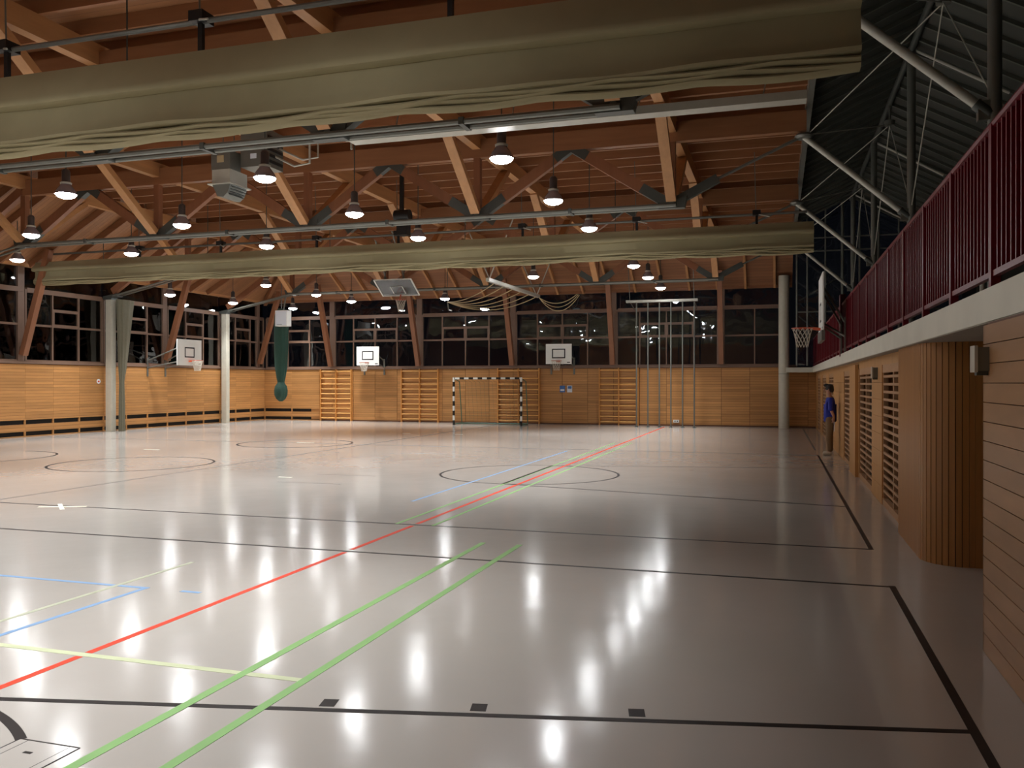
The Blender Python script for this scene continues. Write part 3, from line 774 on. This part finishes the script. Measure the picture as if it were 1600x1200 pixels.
# gable glazing at the far end
gz = sroot('window_gallery', (2.6, YG, 2.5), 'dark gable glazing with thin grey bars at the far end of the gallery', 'window')
def rz(x): return (8.0 + sl_l * (x - XE - .1)) if x < RX else RZ - .56 * (x - RX)
cols = [XE + .12, 1.1, 1.75, 2.35, 2.95, 3.6, 4.3, 5.1, 6.0, XRW]
rws = [2.5, 4.55, 6.85, 7.35]
for i, x in enumerate(cols):
    MB().tube([(x, YG, 2.5), (x, YG, rz(x) - .05)], .035 if i not in (3, 5) else .06, 6).build('mullion', 'steel', gz)
for zz in rws[1:]:
    MB().tube([(cols[0], YG, zz), (min(XRW, 5.2 if zz > 7 else XRW), YG, zz)], .03, 6).build('transom', 'steel', gz)
MB().tube([(cols[0], YG, 8.0), (RX, YG, RZ - .02)], .04, 6).build('gable_bar', 'steel', gz)
MB().tube([(RX, YG, RZ - .02), (XRW, YG, RZR)], .04, 6).build('gable_bar', 'steel', gz)
for i in range(len(cols) - 1):
    a, b = cols[i], cols[i + 1]
    for q in range(3):
        B(a + .03, b - .03, YG + .02, YG + .03, rws[q] + .02, rws[q + 1] - .02).build('pane', 'glass', gz)
    za, zb = rz(a), rz(b)
    if min(za, zb) > rws[3] + .1:
        MB().prism([(a + .03, YG + .02, rws[3] + .02), (b - .03, YG + .02, rws[3] + .02), (b - .03, YG + .02, zb - .06), (a + .03, YG + .02, za - .06)], (0, .01, 0)).build('pane', 'glass', gz)
for (xa, za), (xb, zb) in (((XE + .2, 5.0), (2.35, 5.9)), ((XE + .2, 4.4), (1.75, 3.6)), ((.8, 7.6), (2.2, 8.3))):
    MB().tube([(xa, YG + .15, za), (xb, YG + .15, zb)], .03, 6).build('brace', 'steel_dark', gz)
# gallery columns, struts, rods
cn = ['nearest', 'second nearest', 'third', 'fourth']
for i, y in enumerate(TR):
    t = thing('gallery_column', (RX, y, 2.5), 'grey steel tube column on the gallery, %s from the camera' % cn[i], 'column', 'gallery steel columns')
    MB().lathe([(.085, 0), (.085, RZ - 2.62)], (RX, y, 2.5), 16).build('shaft', 'steel', t, True)
    B(RX - .14, RX + .14, y - .14, y + .14, 2.5, 2.53).build('base_plate', 'steel_dark', t)
    B(RX - .2, RX - .05, y - .06, y + .06, 5.2, 5.45).build('bracket', 'steel', t)
    MB().tube([(RX + .06, y, 8.72), (4.45, y, 7.66)], .035, 8).build('roof_strut', 'steel_light', t, True)
    s = MB().tube([(XE - .04, y, 7.1), (RX - .12, y, 5.34)], .062, 12).build('raking_strut', 'steel_light', smooth=True)
    tag(s, 'pale steel tube raking from roof edge to gallery, %s from the camera' % cn[i], 'strut', 'raking steel tubes')
    MB().tube([(RX - .22, y, 5.43), (RX - .05, y, 5.28)], .08, 12).build('end_sleeve', 'steel_dark', s, True)
rn = ['between the two nearest gallery columns', 'between the second and third gallery columns', 'between the third and fourth gallery columns']
for i in range(3):
    ym = (TR[i] + TR[i + 1]) / 2
    t = thing('brace_rods', (RX, ym, 8.2), 'thin steel bracing rods fanning from a roof node ' + rn[i], 'rods', 'roof bracing rods')
    MB().lathe([(.02, -.08), (.12, -.07), (.13, .05), (.02, .07)], (RX, ym, 8.25), 12).build('node', 'steel', t, True)
    MB().tube([(RX, ym, 8.3), (RX, ym, RZ)], .03, 6).build('node_post', 'steel', t)
    for yy in (TR[i], TR[i + 1]):
        MB().tube([(RX, ym, 8.2), (XE + .02, yy, 7.15)], .012, 6).build('rod', 'steel_light', t)
        MB().tube([(RX, ym, 8.2), (RX, yy, 5.45)], .012, 6).build('rod', 'steel_light', t)
for i, y in enumerate((11.75, 11.95)):
    o = MB().tube([(2.42 + .03 * i, y, 2.5), (2.42 + .03 * i, y, 4.7)], .022, 8).build('upright_pipe', 'slab', smooth=True)
    tag(o, 'thin pale upright pipe behind the railing, %s of the pair' % ['nearer', 'farther'][i], 'pipe', 'pale upright pipes')

# ------------------------------------------------------------------ basketball hoops
def net(mb, c, r0, r1, h, n=12):
    lv = 5
    for i in range(lv):
        for k in range(n):
            for s in (-.5, .5):
                a0 = 2 * math.pi * (k + .5 * i) / n; a1 = 2 * math.pi * (k + .5 * i + s) / n
                q0 = r0 + (r1 - r0) * (i / lv) ** .7; q1 = r0 + (r1 - r0) * ((i + 1) / lv) ** .7
                mb.tube([(c[0] + q0 * math.cos(a0), c[1] + q0 * math.sin(a0), c[2] - h * i / lv), (c[0] + q1 * math.cos(a1), c[1] + q1 * math.sin(a1), c[2] - h * (i + 1) / lv)], .006, 4, False)
    return mb
def hoop(facing, c, W_, H_, zb, zr, lab, wall_d, pad=0.0):
    """facing: unit vector (x,y) the board faces; c: (x,y) of board centre front; zb bottom height"""
    t = thing('basketball_hoop', (c[0], c[1], zb), lab, 'basketball hoop', 'basketball hoops')
    fx, fy = facing; sx, sy = -fy, fx
    def P(a, b, z): return (c[0] + sx * a + fx * b, c[1] + sy * a + fy * b, z)
    def slab_(a0, a1, b0, b1, z0, z1, nm, mt, par=t):
        return MB().hexa([P(a0, b0, z0), P(a1, b0, z0), P(a1, b1, z0), P(a0, b1, z0), P(a0, b0, z1), P(a1, b0, z1), P(a1, b1, z1), P(a0, b1, z1)]).build(nm, mt, par)
    bd = slab_(-W_ / 2, W_ / 2, -.03, 0, zb, zb + H_, 'backboard', 'white')
    q = .3; z0 = zr + .12; z1 = min(z0 + .42, zb + H_ - .1)
    for a in ((-q, q, z0, z0 + .05), (-q, q, z1 - .05, z1), (-q, -q + .05, z0 + .05, z1 - .05), (q - .05, q, z0 + .05, z1 - .05)):
        slab_(a[0], a[1], 0, .003, a[2], a[3], 'target_line', 'black', bd)
    slab_(W_ / 2 - .2, W_ / 2 - .06, 0, .003, zb + .05, zb + .09, 'maker_mark', 'black', bd)
    if pad: slab_(-W_ / 2, W_ / 2, -.05, .02, zb - pad, zb + .02, 'padding', 'steel')
    rc = P(0, .38, zr)
    rim = MB().ring(rc, .225, .011).build('rim', 'orange', t, True)
    MB().bar(P(0, 0, zr - .03), P(0, .16, zr - .01), .12, .06).build('rim_bracket', 'orange', t)
    net(MB(), rc, .22, .12, .42).build('net', 'net', t)
    for a in (-.35, .35):
        for z_, zw in ((zb + .2, zb - .1), (zb + H_ - .25, zb + .2)):
            MB().tube([P(a, -.03, z_), P(a * 1.5, -wall_d + .02, zw)], .025, 8).build('support_arm', 'steel', t)
        slab_(a * 1.5 - .04, a * 1.5 + .04, -wall_d + .002, -wall_d + .03, zb - .45, zb + .3, 'wall_bracket', 'steel')
    return t
hoop((0, -1), (-18.4, 36.25), 1.16, .88, 2.67, 2.80, 'white basketball board on the far wall between two wall bar sets, left', .71)
hoop((0, -1), (-9.13, 36.2), 1.16, .88, 2.67, 2.80, 'white basketball board on the far wall above the blue and white notices', .76)
hoop((1, 0), (-22.8, 29.15), 1.5, 1.05, 2.55, 2.75, 'white basketball board projecting from the left wall on grey arms', 1.63)
# hoop on the gallery
hp = hoop((-1, 0), (.92, 20.0), 1.8, 1.25, 2.95, 3.06, 'basketball hoop seen edge-on, mounted on the red gallery railing', .48, pad=.2)

# folded glass backboard
t = thing('folded_backboard', (-14.95, 32.0, 5.48), 'transparent backboard with white frame folded up under the roof', 'basketball hoop')
a0, a1 = -15.77, -14.13; yb, zb_, yt, zt = 32.5, 5.48, 31.62, 6.05
def Q(u, v, o=0):   # u 0..1 along width, v 0..1 from bottom edge to top
    n = Vector((0, zt - zb_, -(yt - yb))).normalized()
    return Vector((a0 + (a1 - a0) * u, yb + (yt - yb) * v, zb_ + (zt - zb_) * v)) - Vector((0, abs(n.y), abs(n.z))) * o
MB().prism([Q(0.02, .02), Q(.98, .02), Q(.98, .98), Q(.02, .98)], Vector((0, .01, .012))).build('glass_board', 'acrylic', t)
for p, q in ((Q(0, 0), Q(1, 0)), (Q(0, 1), Q(1, 1)), (Q(0, 0), Q(0, 1)), (Q(1, 0), Q(1, 1))):
    MB().bar(p, q, .05, .04).build('frame_bar', 'white', t)
for p, q in ((Q(.34, .12, .01), Q(.66, .12, .01)), (Q(.34, .58, .01), Q(.66, .58, .01)), (Q(.34, .12, .01), Q(.34, .58, .01)), (Q(.66, .12, .01), Q(.66, .58, .01))):
    MB().bar(p, q, .04, .008).build('target_line', 'white', t)
rc = (-14.95, 32.45, 5.3)
MB().tube([Q(.5, .05), Vector(rc) + Vector((0, -.1, 0))], .03, 6).build('rim_bracket', 'orange', t)
MB().ring(rc, .225, .012).build('rim', 'orange', t, True)
net(MB(), rc, .22, .1, .5).build('net', 'net', t)
for u in (.25, .75):
    MB().tube([Q(u, .5, -.05), Vector((a0 + (a1 - a0) * u, 30.6, 8.06))], .035, 8).build('support_tube', 'steel', t)
    MB().tube([Q(u, .9, -.05), Vector((a0 + (a1 - a0) * u, 32.6, 8.06))], .03, 8).build('support_tube', 'steel', t)

# rope rail with hoisted climbing ropes
t = thing('rope_rail', (-9.4, 30.7, 5.35), 'white rail with hoisted climbing ropes hanging below the roof', 'climbing ropes')
MB().bar((-9.4, 27.4, 5.36), (-9.4, 33.9, 5.42), .12, .12).build('rail', 'steel_light', t)
for y in (27.6, 33.6):
    for dx in (-.9, .9):
        MB().tube([(-9.4, y, 5.42), (-9.4 + dx, y - .1, 7.45)], .025, 6).build('hanger_strut', 'steel_light', t)
anc = (-13.55, 34.2, 5.32)
for i in range(6):
    yy = 28.2 + i * 1.05; pts = []
    for k in range(17):
        s = k / 16; pts.append((-9.4 + (anc[0] + 9.4) * s, yy + (anc[1] - yy) * s, 5.34 + (anc[2] - 5.34) * s - (.35 + .1 * i) * 4 * s * (1 - s) * .5))
    MB().tube(pts, .017, 6).build('rope', 'rope', t, True)
for i in range(3):
    pts = []
    for k in range(13):
        s = k / 12; pts.append((-9.35 + 1.6 * s, 33.8 + .2 * i * s, 5.35 - (.3 + .15 * i) * 4 * s * (1 - s) + .1 * s))
    MB().tube(pts, .015, 6).build('rope', 'rope', t, True)
MB().tube([anc, (anc[0] + .05, anc[1], 4.98), (anc[0] + .2, anc[1], 4.94)], .035, 6).build('gather_hook', 'steel', t)
MB().tube([anc, (anc[0], anc[1], 6.9)], .012, 6).build('hoist_line', 'steel', t)

# ------------------------------------------------------------------ far wall equipment
def wall_bars(x0, x1, lab):
    t = thing('wall_bars', ((x0 + x1) / 2, YF - .15, 0), lab, 'wall bars', 'wooden wall bars')
    xm = (x0 + x1) / 2
    for x in (x0, xm, x1):
        B(x - .025, x + .025, YF - .17, YF - .03, 0, 2.5).build('upright', 'bars', t)
    zs = [.14 + .235 * k for k in range(8)] + [2.05, 2.4]
    f = None
    for a, b in ((x0, xm), (xm, x1)):
        for zz in zs:
            if f is None: f = MB().tube([(a + .02, YF - .13, zz), (b - .02, YF - .13, zz)], .026, 8).build('rung', 'rung', t, True)
            else: clone(f, ((a + b) / 2, WL[f].y, zz - .026), t)
wall_bars(-21.25, -19.6, 'wooden wall bars left of the left far basketball board')
wall_bars(-16.95, -15.1, 'wooden wall bars right of the left far basketball board')
wall_bars(-12.15, -10.2, 'wooden wall bars behind the striped goal')
wall_bars(-7.45, -5.75, 'wooden wall bars left of the climbing poles')
# climbing poles
t = thing('climbing_frame', (-4.5, 35.6, 0), 'row of grey climbing poles under a white top bar at the far wall', 'climbing poles')
B(-6.05, -3.1, 35.5, 35.72, 5.2, 5.3).build('top_bar', 'steel_light', t)
f = None
for k in range(6):
    x = -5.62 + .476 * k
    if f is None: f = MB().tube([(x, 35.6, .03), (x, 35.6, 5.2)], .028, 10).build('pole', 'steel', t, True)
    else: clone(f, (x, 35.6, .03), t)
    B(x - .06, x + .06, 35.54, 35.66, 0, .03).build('floor_socket', 'steel_dark', t)
for x in (-5.9, -3.25):
    MB().tube([(x, 35.6, 5.25), (x, YF, 5.0)], .02, 6).build('wall_stay', 'steel', t)
    MB().tube([(x, 35.6, 5.3), (x, 35.2, 6.6)], .015, 6).build('roof_stay', 'steel', t)
# handball goal
gx0, gx1, gy = -13.5, -10.42, 34.8
t = thing('handball_goal', ((gx0 + gx1) / 2, gy, 0), 'black and white banded handball goal at the far wall', 'goal')
for x in (gx0, gx1): B(x - .04, x + .04, gy - .04, gy + .04, 0, 2.08).build('post', 'goalz', t)
B(gx0 + .04, gx1 - .04, gy - .04, gy + .04, 2.0, 2.08).build('crossbar', 'goalx', t)
for x in (gx0, gx1):
    MB().tube([(x, gy + .04, 2.02), (x, gy + .7, 1.9), (x, gy + 1.0, .05)], .022, 6).build('back_hoop', 'green_frame', t)
    MB().tube([(x, gy + .04, .04), (x, gy + 1.0, .04)], .025, 6).build('side_foot', 'green_frame', t)
MB().tube([(gx0, gy + 1.0, .04), (gx1, gy + 1.0, .04)], .03, 6).build('rear_foot', 'green_frame', t)
mb = MB()
for k in range(1, 16):
    x = gx0 + (gx1 - gx0) * k / 16; mb.tube([(x, gy + .04, 2.0), (x, gy + .7, 1.86), (x, gy + 1.0, .05)], .003, 3, False)
for k in range(1, 12):
    s = k / 12; mb.tube([(gx0, gy + .7 + .3 * s, 1.88 - 1.8 * s), (gx1, gy + .7 + .3 * s, 1.88 - 1.8 * s)], .003, 3, False)
n_ = mb.build('net', 'green_frame', t); n_['kind'] = 'stuff'
# hanging green net bag
rows = []
gxc, gyc = -21.45, 33.75
for zz, r in ((5.2, .16), (4.9, .3), (4.2, .31), (3.3, .3), (2.6, .27), (2.1, .2), (1.88, .15), (1.8, .17), (1.7, .25), (1.5, .29), (1.3, .28), (1.12, .2), (1.0, .07)):
    rows.append([(gxc + r * (1 + .07 * math.sin(11 * 2 * math.pi * k / 44)) * math.cos(2 * math.pi * k / 44) - .03 * (5 - zz) * .3, gyc + r * math.sin(2 * math.pi * k / 44), zz) for k in range(44)])
t = thing('hanging_net', (gxc, gyc, 1.0), 'dark green net hoisted in a long bundle near the left corner', 'net')
MB().grid(rows[:7], True).poly(rows[0]).poly(rows[6]).build('net_bundle', 'green', t, True)
MB().grid(rows[6:], True).poly(rows[6]).poly(rows[-1]).build('net_knot', 'green', t, True)
MB().tube([(gxc, gyc, 5.15), (gxc, gyc, 7.64)], .02, 6).build('hoist_line', 'steel', t)
t = thing('loudspeaker', (-21.0, 33.0, 4.36), 'white box loudspeaker hanging above the green net', 'loudspeaker')
B(-21.3, -20.7, 33.0, 33.35, 4.36, 5.06).build('cabinet', 'white', t)
B(-21.27, -20.73, 32.99, 33.0, 4.40, 5.03).build('grille', 'paper', t)
B(-21.2, -20.95, 32.985, 32.99, 4.42, 4.44).build('name_strip', 'steel_dark', t)
MB().tube([(-21.0, 33.2, 5.06), (-21.0, 33.4, 5.75)], .03, 6).build('bracket', 'steel', t)
# notices, socket, sticker
o = B(-8.93, -8.70, YF - .045, YF - .03, 1.42, 1.72).build('notice', 'paper'); tag(o, 'white notice with blue print under the right far board', 'notice')
B(-8.90, -8.73, YF - .047, YF - .045, 1.58, 1.70).build('print_block', 'blue_paper', o)
o = B(-9.27, -9.03, YF - .045, YF - .03, 1.42, 1.72).build('notice', 'blue_paper'); tag(o, 'blue grey notice left of the white one', 'notice')
B(-9.24, -9.06, YF - .047, YF - .045, 1.48, 1.56).build('print_block', 'paper', o)
o = B(-4.25, -4.0, YF - .07, YF - .03, .14, .26).build('wall_socket', 'white'); tag(o, 'small white socket plate low on the wall behind the climbing poles', 'socket')
B(-4.2, -4.15, YF - .072, YF - .07, .18, .22).build('outlet', 'black', o); B(-4.1, -4.05, YF - .072, YF - .07, .18, .22).build('outlet', 'black', o)
o = MB().tube([(XL + .06, 26.02, 1.9), (XL + .075, 26.02, 1.9)], .09, 16).build('wall_badge', 'paper'); tag(o, 'small round pale badge on the left wall by the near column', 'badge')
MB().ring((0, 0, 0), .05, .008)
B(XL + .075, XL + .078, 25.98, 26.06, 1.87, 1.93).build('badge_print', 'l_red', o)

# ------------------------------------------------------------------ under-roof services
o = thing('radiant_strip', (-3.2, 12.75, 5.8), 'long pale heating strip hung beside the nearest truss tie', 'heating panel')
B(-6.8, .4, 12.62, 12.95, 5.86, 5.93).build('panel', 'steel_light', o)
B(-6.8, .4, 12.60, 12.63, 5.83, 5.95).build('edge_lip', 'steel_light', o)
for x in (-6, -4, -2, -.2):
    MB().tube([(x, 12.8, 5.95), (x + .35, 12.8, 7.8)], .01, 6).build('hanger_wire', 'steel_light', o)
# air heater
t = thing('air_heater', (-10.55, 15.0, 5.6), 'grey air heater with angled louvres hanging from the roof', 'heater')
hx0, hx1, hy = -10.9, -10.46, 14.6
B(hx0, hx1, hy, hy + .36, 6.14, 6.52).build('upper_casing', 'steel', t)
B(hx0 + .14, hx0 + .3, hy - .008, hy, 6.28, 6.42).build('label_plate', 'rope', t)
B(hx0 + .02, hx1, hy, hy + .58, 5.86, 6.14).build('lower_casing', 'steel_light', t)
B(hx0 - .05, hx1 + .06, hy - .06, hy + .64, 5.835, 5.86).build('flange', 'steel_light', t)
MB().prism([(hx0 + .04, hy - .02, 5.835), (hx1 + .02, hy - .02, 5.835), (hx1 - .03, hy - .02, 5.68), (hx1 - .14, hy - .02, 5.58), (hx0 + .16, hy - .02, 5.6)], (0, .56, 0)).build('outlet_hood', 'steel', t)
for k in range(4):
    MB().bar((hx1 + .02 - .022 * k, hy + .03, 5.80 - .05 * k), (hx1 + .02 - .022 * k, hy + .5, 5.80 - .05 * k), .08, .012, up=(.6, 0, .8)).build('louvre', 'steel_dark', t)
B(-10.35, -9.75, 14.8, 15.4, 6.2, 6.95).build('fan_casing', 'steel', t)
B(-10.12, -9.98, 14.792, 14.8, 6.36, 6.46).build('label_plate', 'paper', t)
for k in range(5): B(-9.75, -9.73, 14.84, 15.36, 6.28 + .12 * k, 6.34 + .12 * k).build('intake_slat', 'black', t)
for dx in (hx0 + .1, hx1 - .08, -9.9): MB().tube([(dx, 14.85, 6.45), (dx, 14.85, 8.06)], .012, 6).build('hanger_rod', 'steel', t)
MB().tube([(-9.75, 15.1, 6.45), (-9.3, 15.1, 6.22), (-8.95, 15.1, 6.25), (-8.95, 15.1, 6.85)], .022, 8).build('supply_pipe', 'steel_light', t, True)
MB().tube([(-9.75, 15.25, 6.65), (-9.2, 15.25, 6.38), (-8.85, 15.25, 6.4), (-8.85, 15.25, 6.9), (-8.1, 15.25, 6.9), (-8.1, 15.25, 6.5)], .022, 8).build('supply_pipe', 'steel_light', t, True)
# winch
t = thing('hoist_motor', (-10.1, 22.0, 5.95), 'black hoist motor hanging above the far curtain', 'motor')
MB().tube([(-10.3, 22.0, 6.55), (-9.85, 22.0, 6.55)], .17, 14).build('motor_drum', 'black', t, True)
B(-10.2, -9.9, 21.85, 22.15, 6.0, 6.42).build('gearbox', 'black', t)
B(-10.15, -10.05, 21.95, 22.05, 6.6, 8.05).build('bracket', 'black', t)
# conduits and floodlight spots under the joists
for i, (x, y) in enumerate(((-5.6, 20.2), (-5.0, 20.2), (-2.9, 20.4), (-2.7, 21.4), (-5.9, 21.3))):
    pass

# ------------------------------------------------------------------ person
def person(x, y, yaw):
    t = thing('person', (x, y, 0), 'person in blue shirt and khaki trousers standing by the gallery wall', 'person')
    c, s = math.cos(yaw), math.sin(yaw)
    def skin(name, mat, verts, edges, root=0):
        me = bpy.data.meshes.new(name)
        me.from_pydata([(v[0] * c - v[1] * s, v[0] * s + v[1] * c, v[2]) for v in verts], edges, [])
        o = bpy.data.objects.new(name, me); COL.objects.link(o)
        put(o, (x, y, 0), t)
        m = o.modifiers.new('skin', 'SKIN'); m.use_smooth_shade = True
        for i, v in enumerate(verts):
            sv = me.skin_vertices[0].data[i]; r = v[3]; sv.radius = r if isinstance(r, tuple) else (r, r); sv.use_root = (i == root)
        m2 = o.modifiers.new('sub', 'SUBSURF'); m2.levels = 2; m2.render_levels = 2
        me.materials.append(M[mat])
        return o
    # local +x = facing direction, y = left
    body = [(0, 0, .95, (.09, .07)), (0, 0, 1.15, (.10, .075)), (.0, 0, 1.35, (.11, .08)), (0, 0, 1.47, (.06, .055)), (.02, 0, 1.54, .05), (.035, 0, 1.62, (.075, .085)), (.04, 0, 1.71, (.075, .085)),
            (0, .18, 1.41, .05), (.0, .22, 1.18, .042), (-.08, .22, .98, .033), (0, -.18, 1.41, .05), (.0, -.22, 1.18, .042), (.06, -.22, .96, .033),
            (0, .09, .88, .07), (.02, .11, .5, .055), (0, .11, .09, .04), (.15, .12, .04, .033), (0, -.09, .88, .07), (.03, -.11, .5, .055), (-.02, -.11, .09, .04), (.13, -.12, .04, .033)]
    ed = [(0, 1), (1, 2), (2, 3), (3, 4), (4, 5), (5, 6), (2, 7), (7, 8), (8, 9), (2, 10), (10, 11), (11, 12), (0, 13), (13, 14), (14, 15), (15, 16), (0, 17), (17, 18), (18, 19), (19, 20)]
    # hands: five fingers on each
    for base, sy in ((9, 1), (12, -1)):
        bx_, by_, bz_ = body[base][:3]
        body.append((bx_ + .02, by_, bz_ - .07, (.035, .02))); p = len(body) - 1; ed.append((base, p))
        for k in range(4):
            body.append((bx_ + .045 - .02 * k, by_ - sy * .004, bz_ - .115, .009)); body.append((bx_ + .05 - .02 * k, by_ - sy * .02, bz_ - .15 - .006 * (k in (1, 2)), .008))
            ed.append((p, len(body) - 2)); ed.append((len(body) - 2, len(body) - 1))
        body.append((bx_ + .06, by_ - sy * .02, bz_ - .07, .010)); ed.append((p, len(body) - 1))
    skin('body', 'skin', body, ed)
    skin('shirt', 'shirt', [(0, 0, 1.15, (.17, .13)), (0, 0, .9, (.17, .13)), (0, 0, .82, (.16, .125)), (0, 0, 1.35, (.18, .13)), (0, 0, 1.47, (.1, .085)), (0, .19, 1.42, .078), (0, .23, 1.12, .066), (0, -.19, 1.42, .078), (0, -.23, 1.12, .066)],
         [(0, 1), (1, 2), (0, 3), (3, 4), (3, 5), (5, 6), (3, 7), (7, 8)])
    skin('trousers', 'khaki', [(0, 0, .92, (.155, .12)), (0, 0, 1.04, (.15, .115)), (0, .1, .80, .11), (.02, .11, .5, .085), (0, .11, .08, .075), (0, -.1, .80, .11), (.03, -.11, .5, .085), (-.02, -.11, .08, .075)],
         [(0, 1), (0, 2), (2, 3), (3, 4), (0, 5), (5, 6), (6, 7)])
    hb = MB()
    hc_ = (x - .012, y, 0)
    hb.lathe([(.092, 1.665), (.1, 1.70), (.1, 1.74), (.085, 1.785), (.055, 1.81), (.015, 1.818)], hc_, 16)
    hb.lathe([(.06, 1.60), (.08, 1.64), (.085, 1.70)], (x + .01, y, 0), 16)
    hb.tube([(x - .06, y, 1.775), (x - .11, y, 1.785), (x - .15, y, 1.77)], [.05, .045, .02], 8)
    hb.build('hair', 'hair', t, True)
    for yy, xx in ((.12, .07), (-.12, .05)):
        skin('shoe', 'shoe', [(xx - .1, yy, .05, .05), (xx + .02, yy, .05, .052), (xx + .12, yy, .045, .042)], [(0, 1), (1, 2)])
    # face
    hc = Vector((.045, 0, 1.67))
    def loc(p): return (x + p[0] * c - p[1] * s, y + p[0] * s + p[1] * c, p[2])
    MB().tube([loc((.125, 0, 1.69)), loc((.155, 0, 1.655)), loc((.125, 0, 1.645))], [.01, .016, .012], 8).build('nose', 'skin', t, True)
    for k in (-1, 1):
        MB().lathe([(.0, -.011), (.011, 0), (.0, .011)], loc((.122, k * .032, 1.695)), 8, False).build('eye', 'hair', t, True)
        MB().lathe([(.0, -.032), (.014, 0), (.0, .03)], loc((.04, k * .088, 1.675)), 8, False).build('ear', 'skin', t, True)
    MB().tube([loc((.125, -.022, 1.615)), loc((.132, 0, 1.613)), loc((.125, .022, 1.615))], .006, 6).build('mouth', 'orange', t, True)
    # white stripe on the shirt
    MB().bar(loc((.06, .128, 1.4)), loc((.05, .12, 1.12)), .03, .01, up=(0, 1, 0)).build('shirt_stripe', 'paper', t)
    return t
person(1.30, 23.2, R(180))
o = MB().box(1.375, 1.38, 22.87, 22.965, .62, .86).build('paper_sheet', 'paper')
tag(o, 'white sheet of paper held in the hand of the person', 'paper')
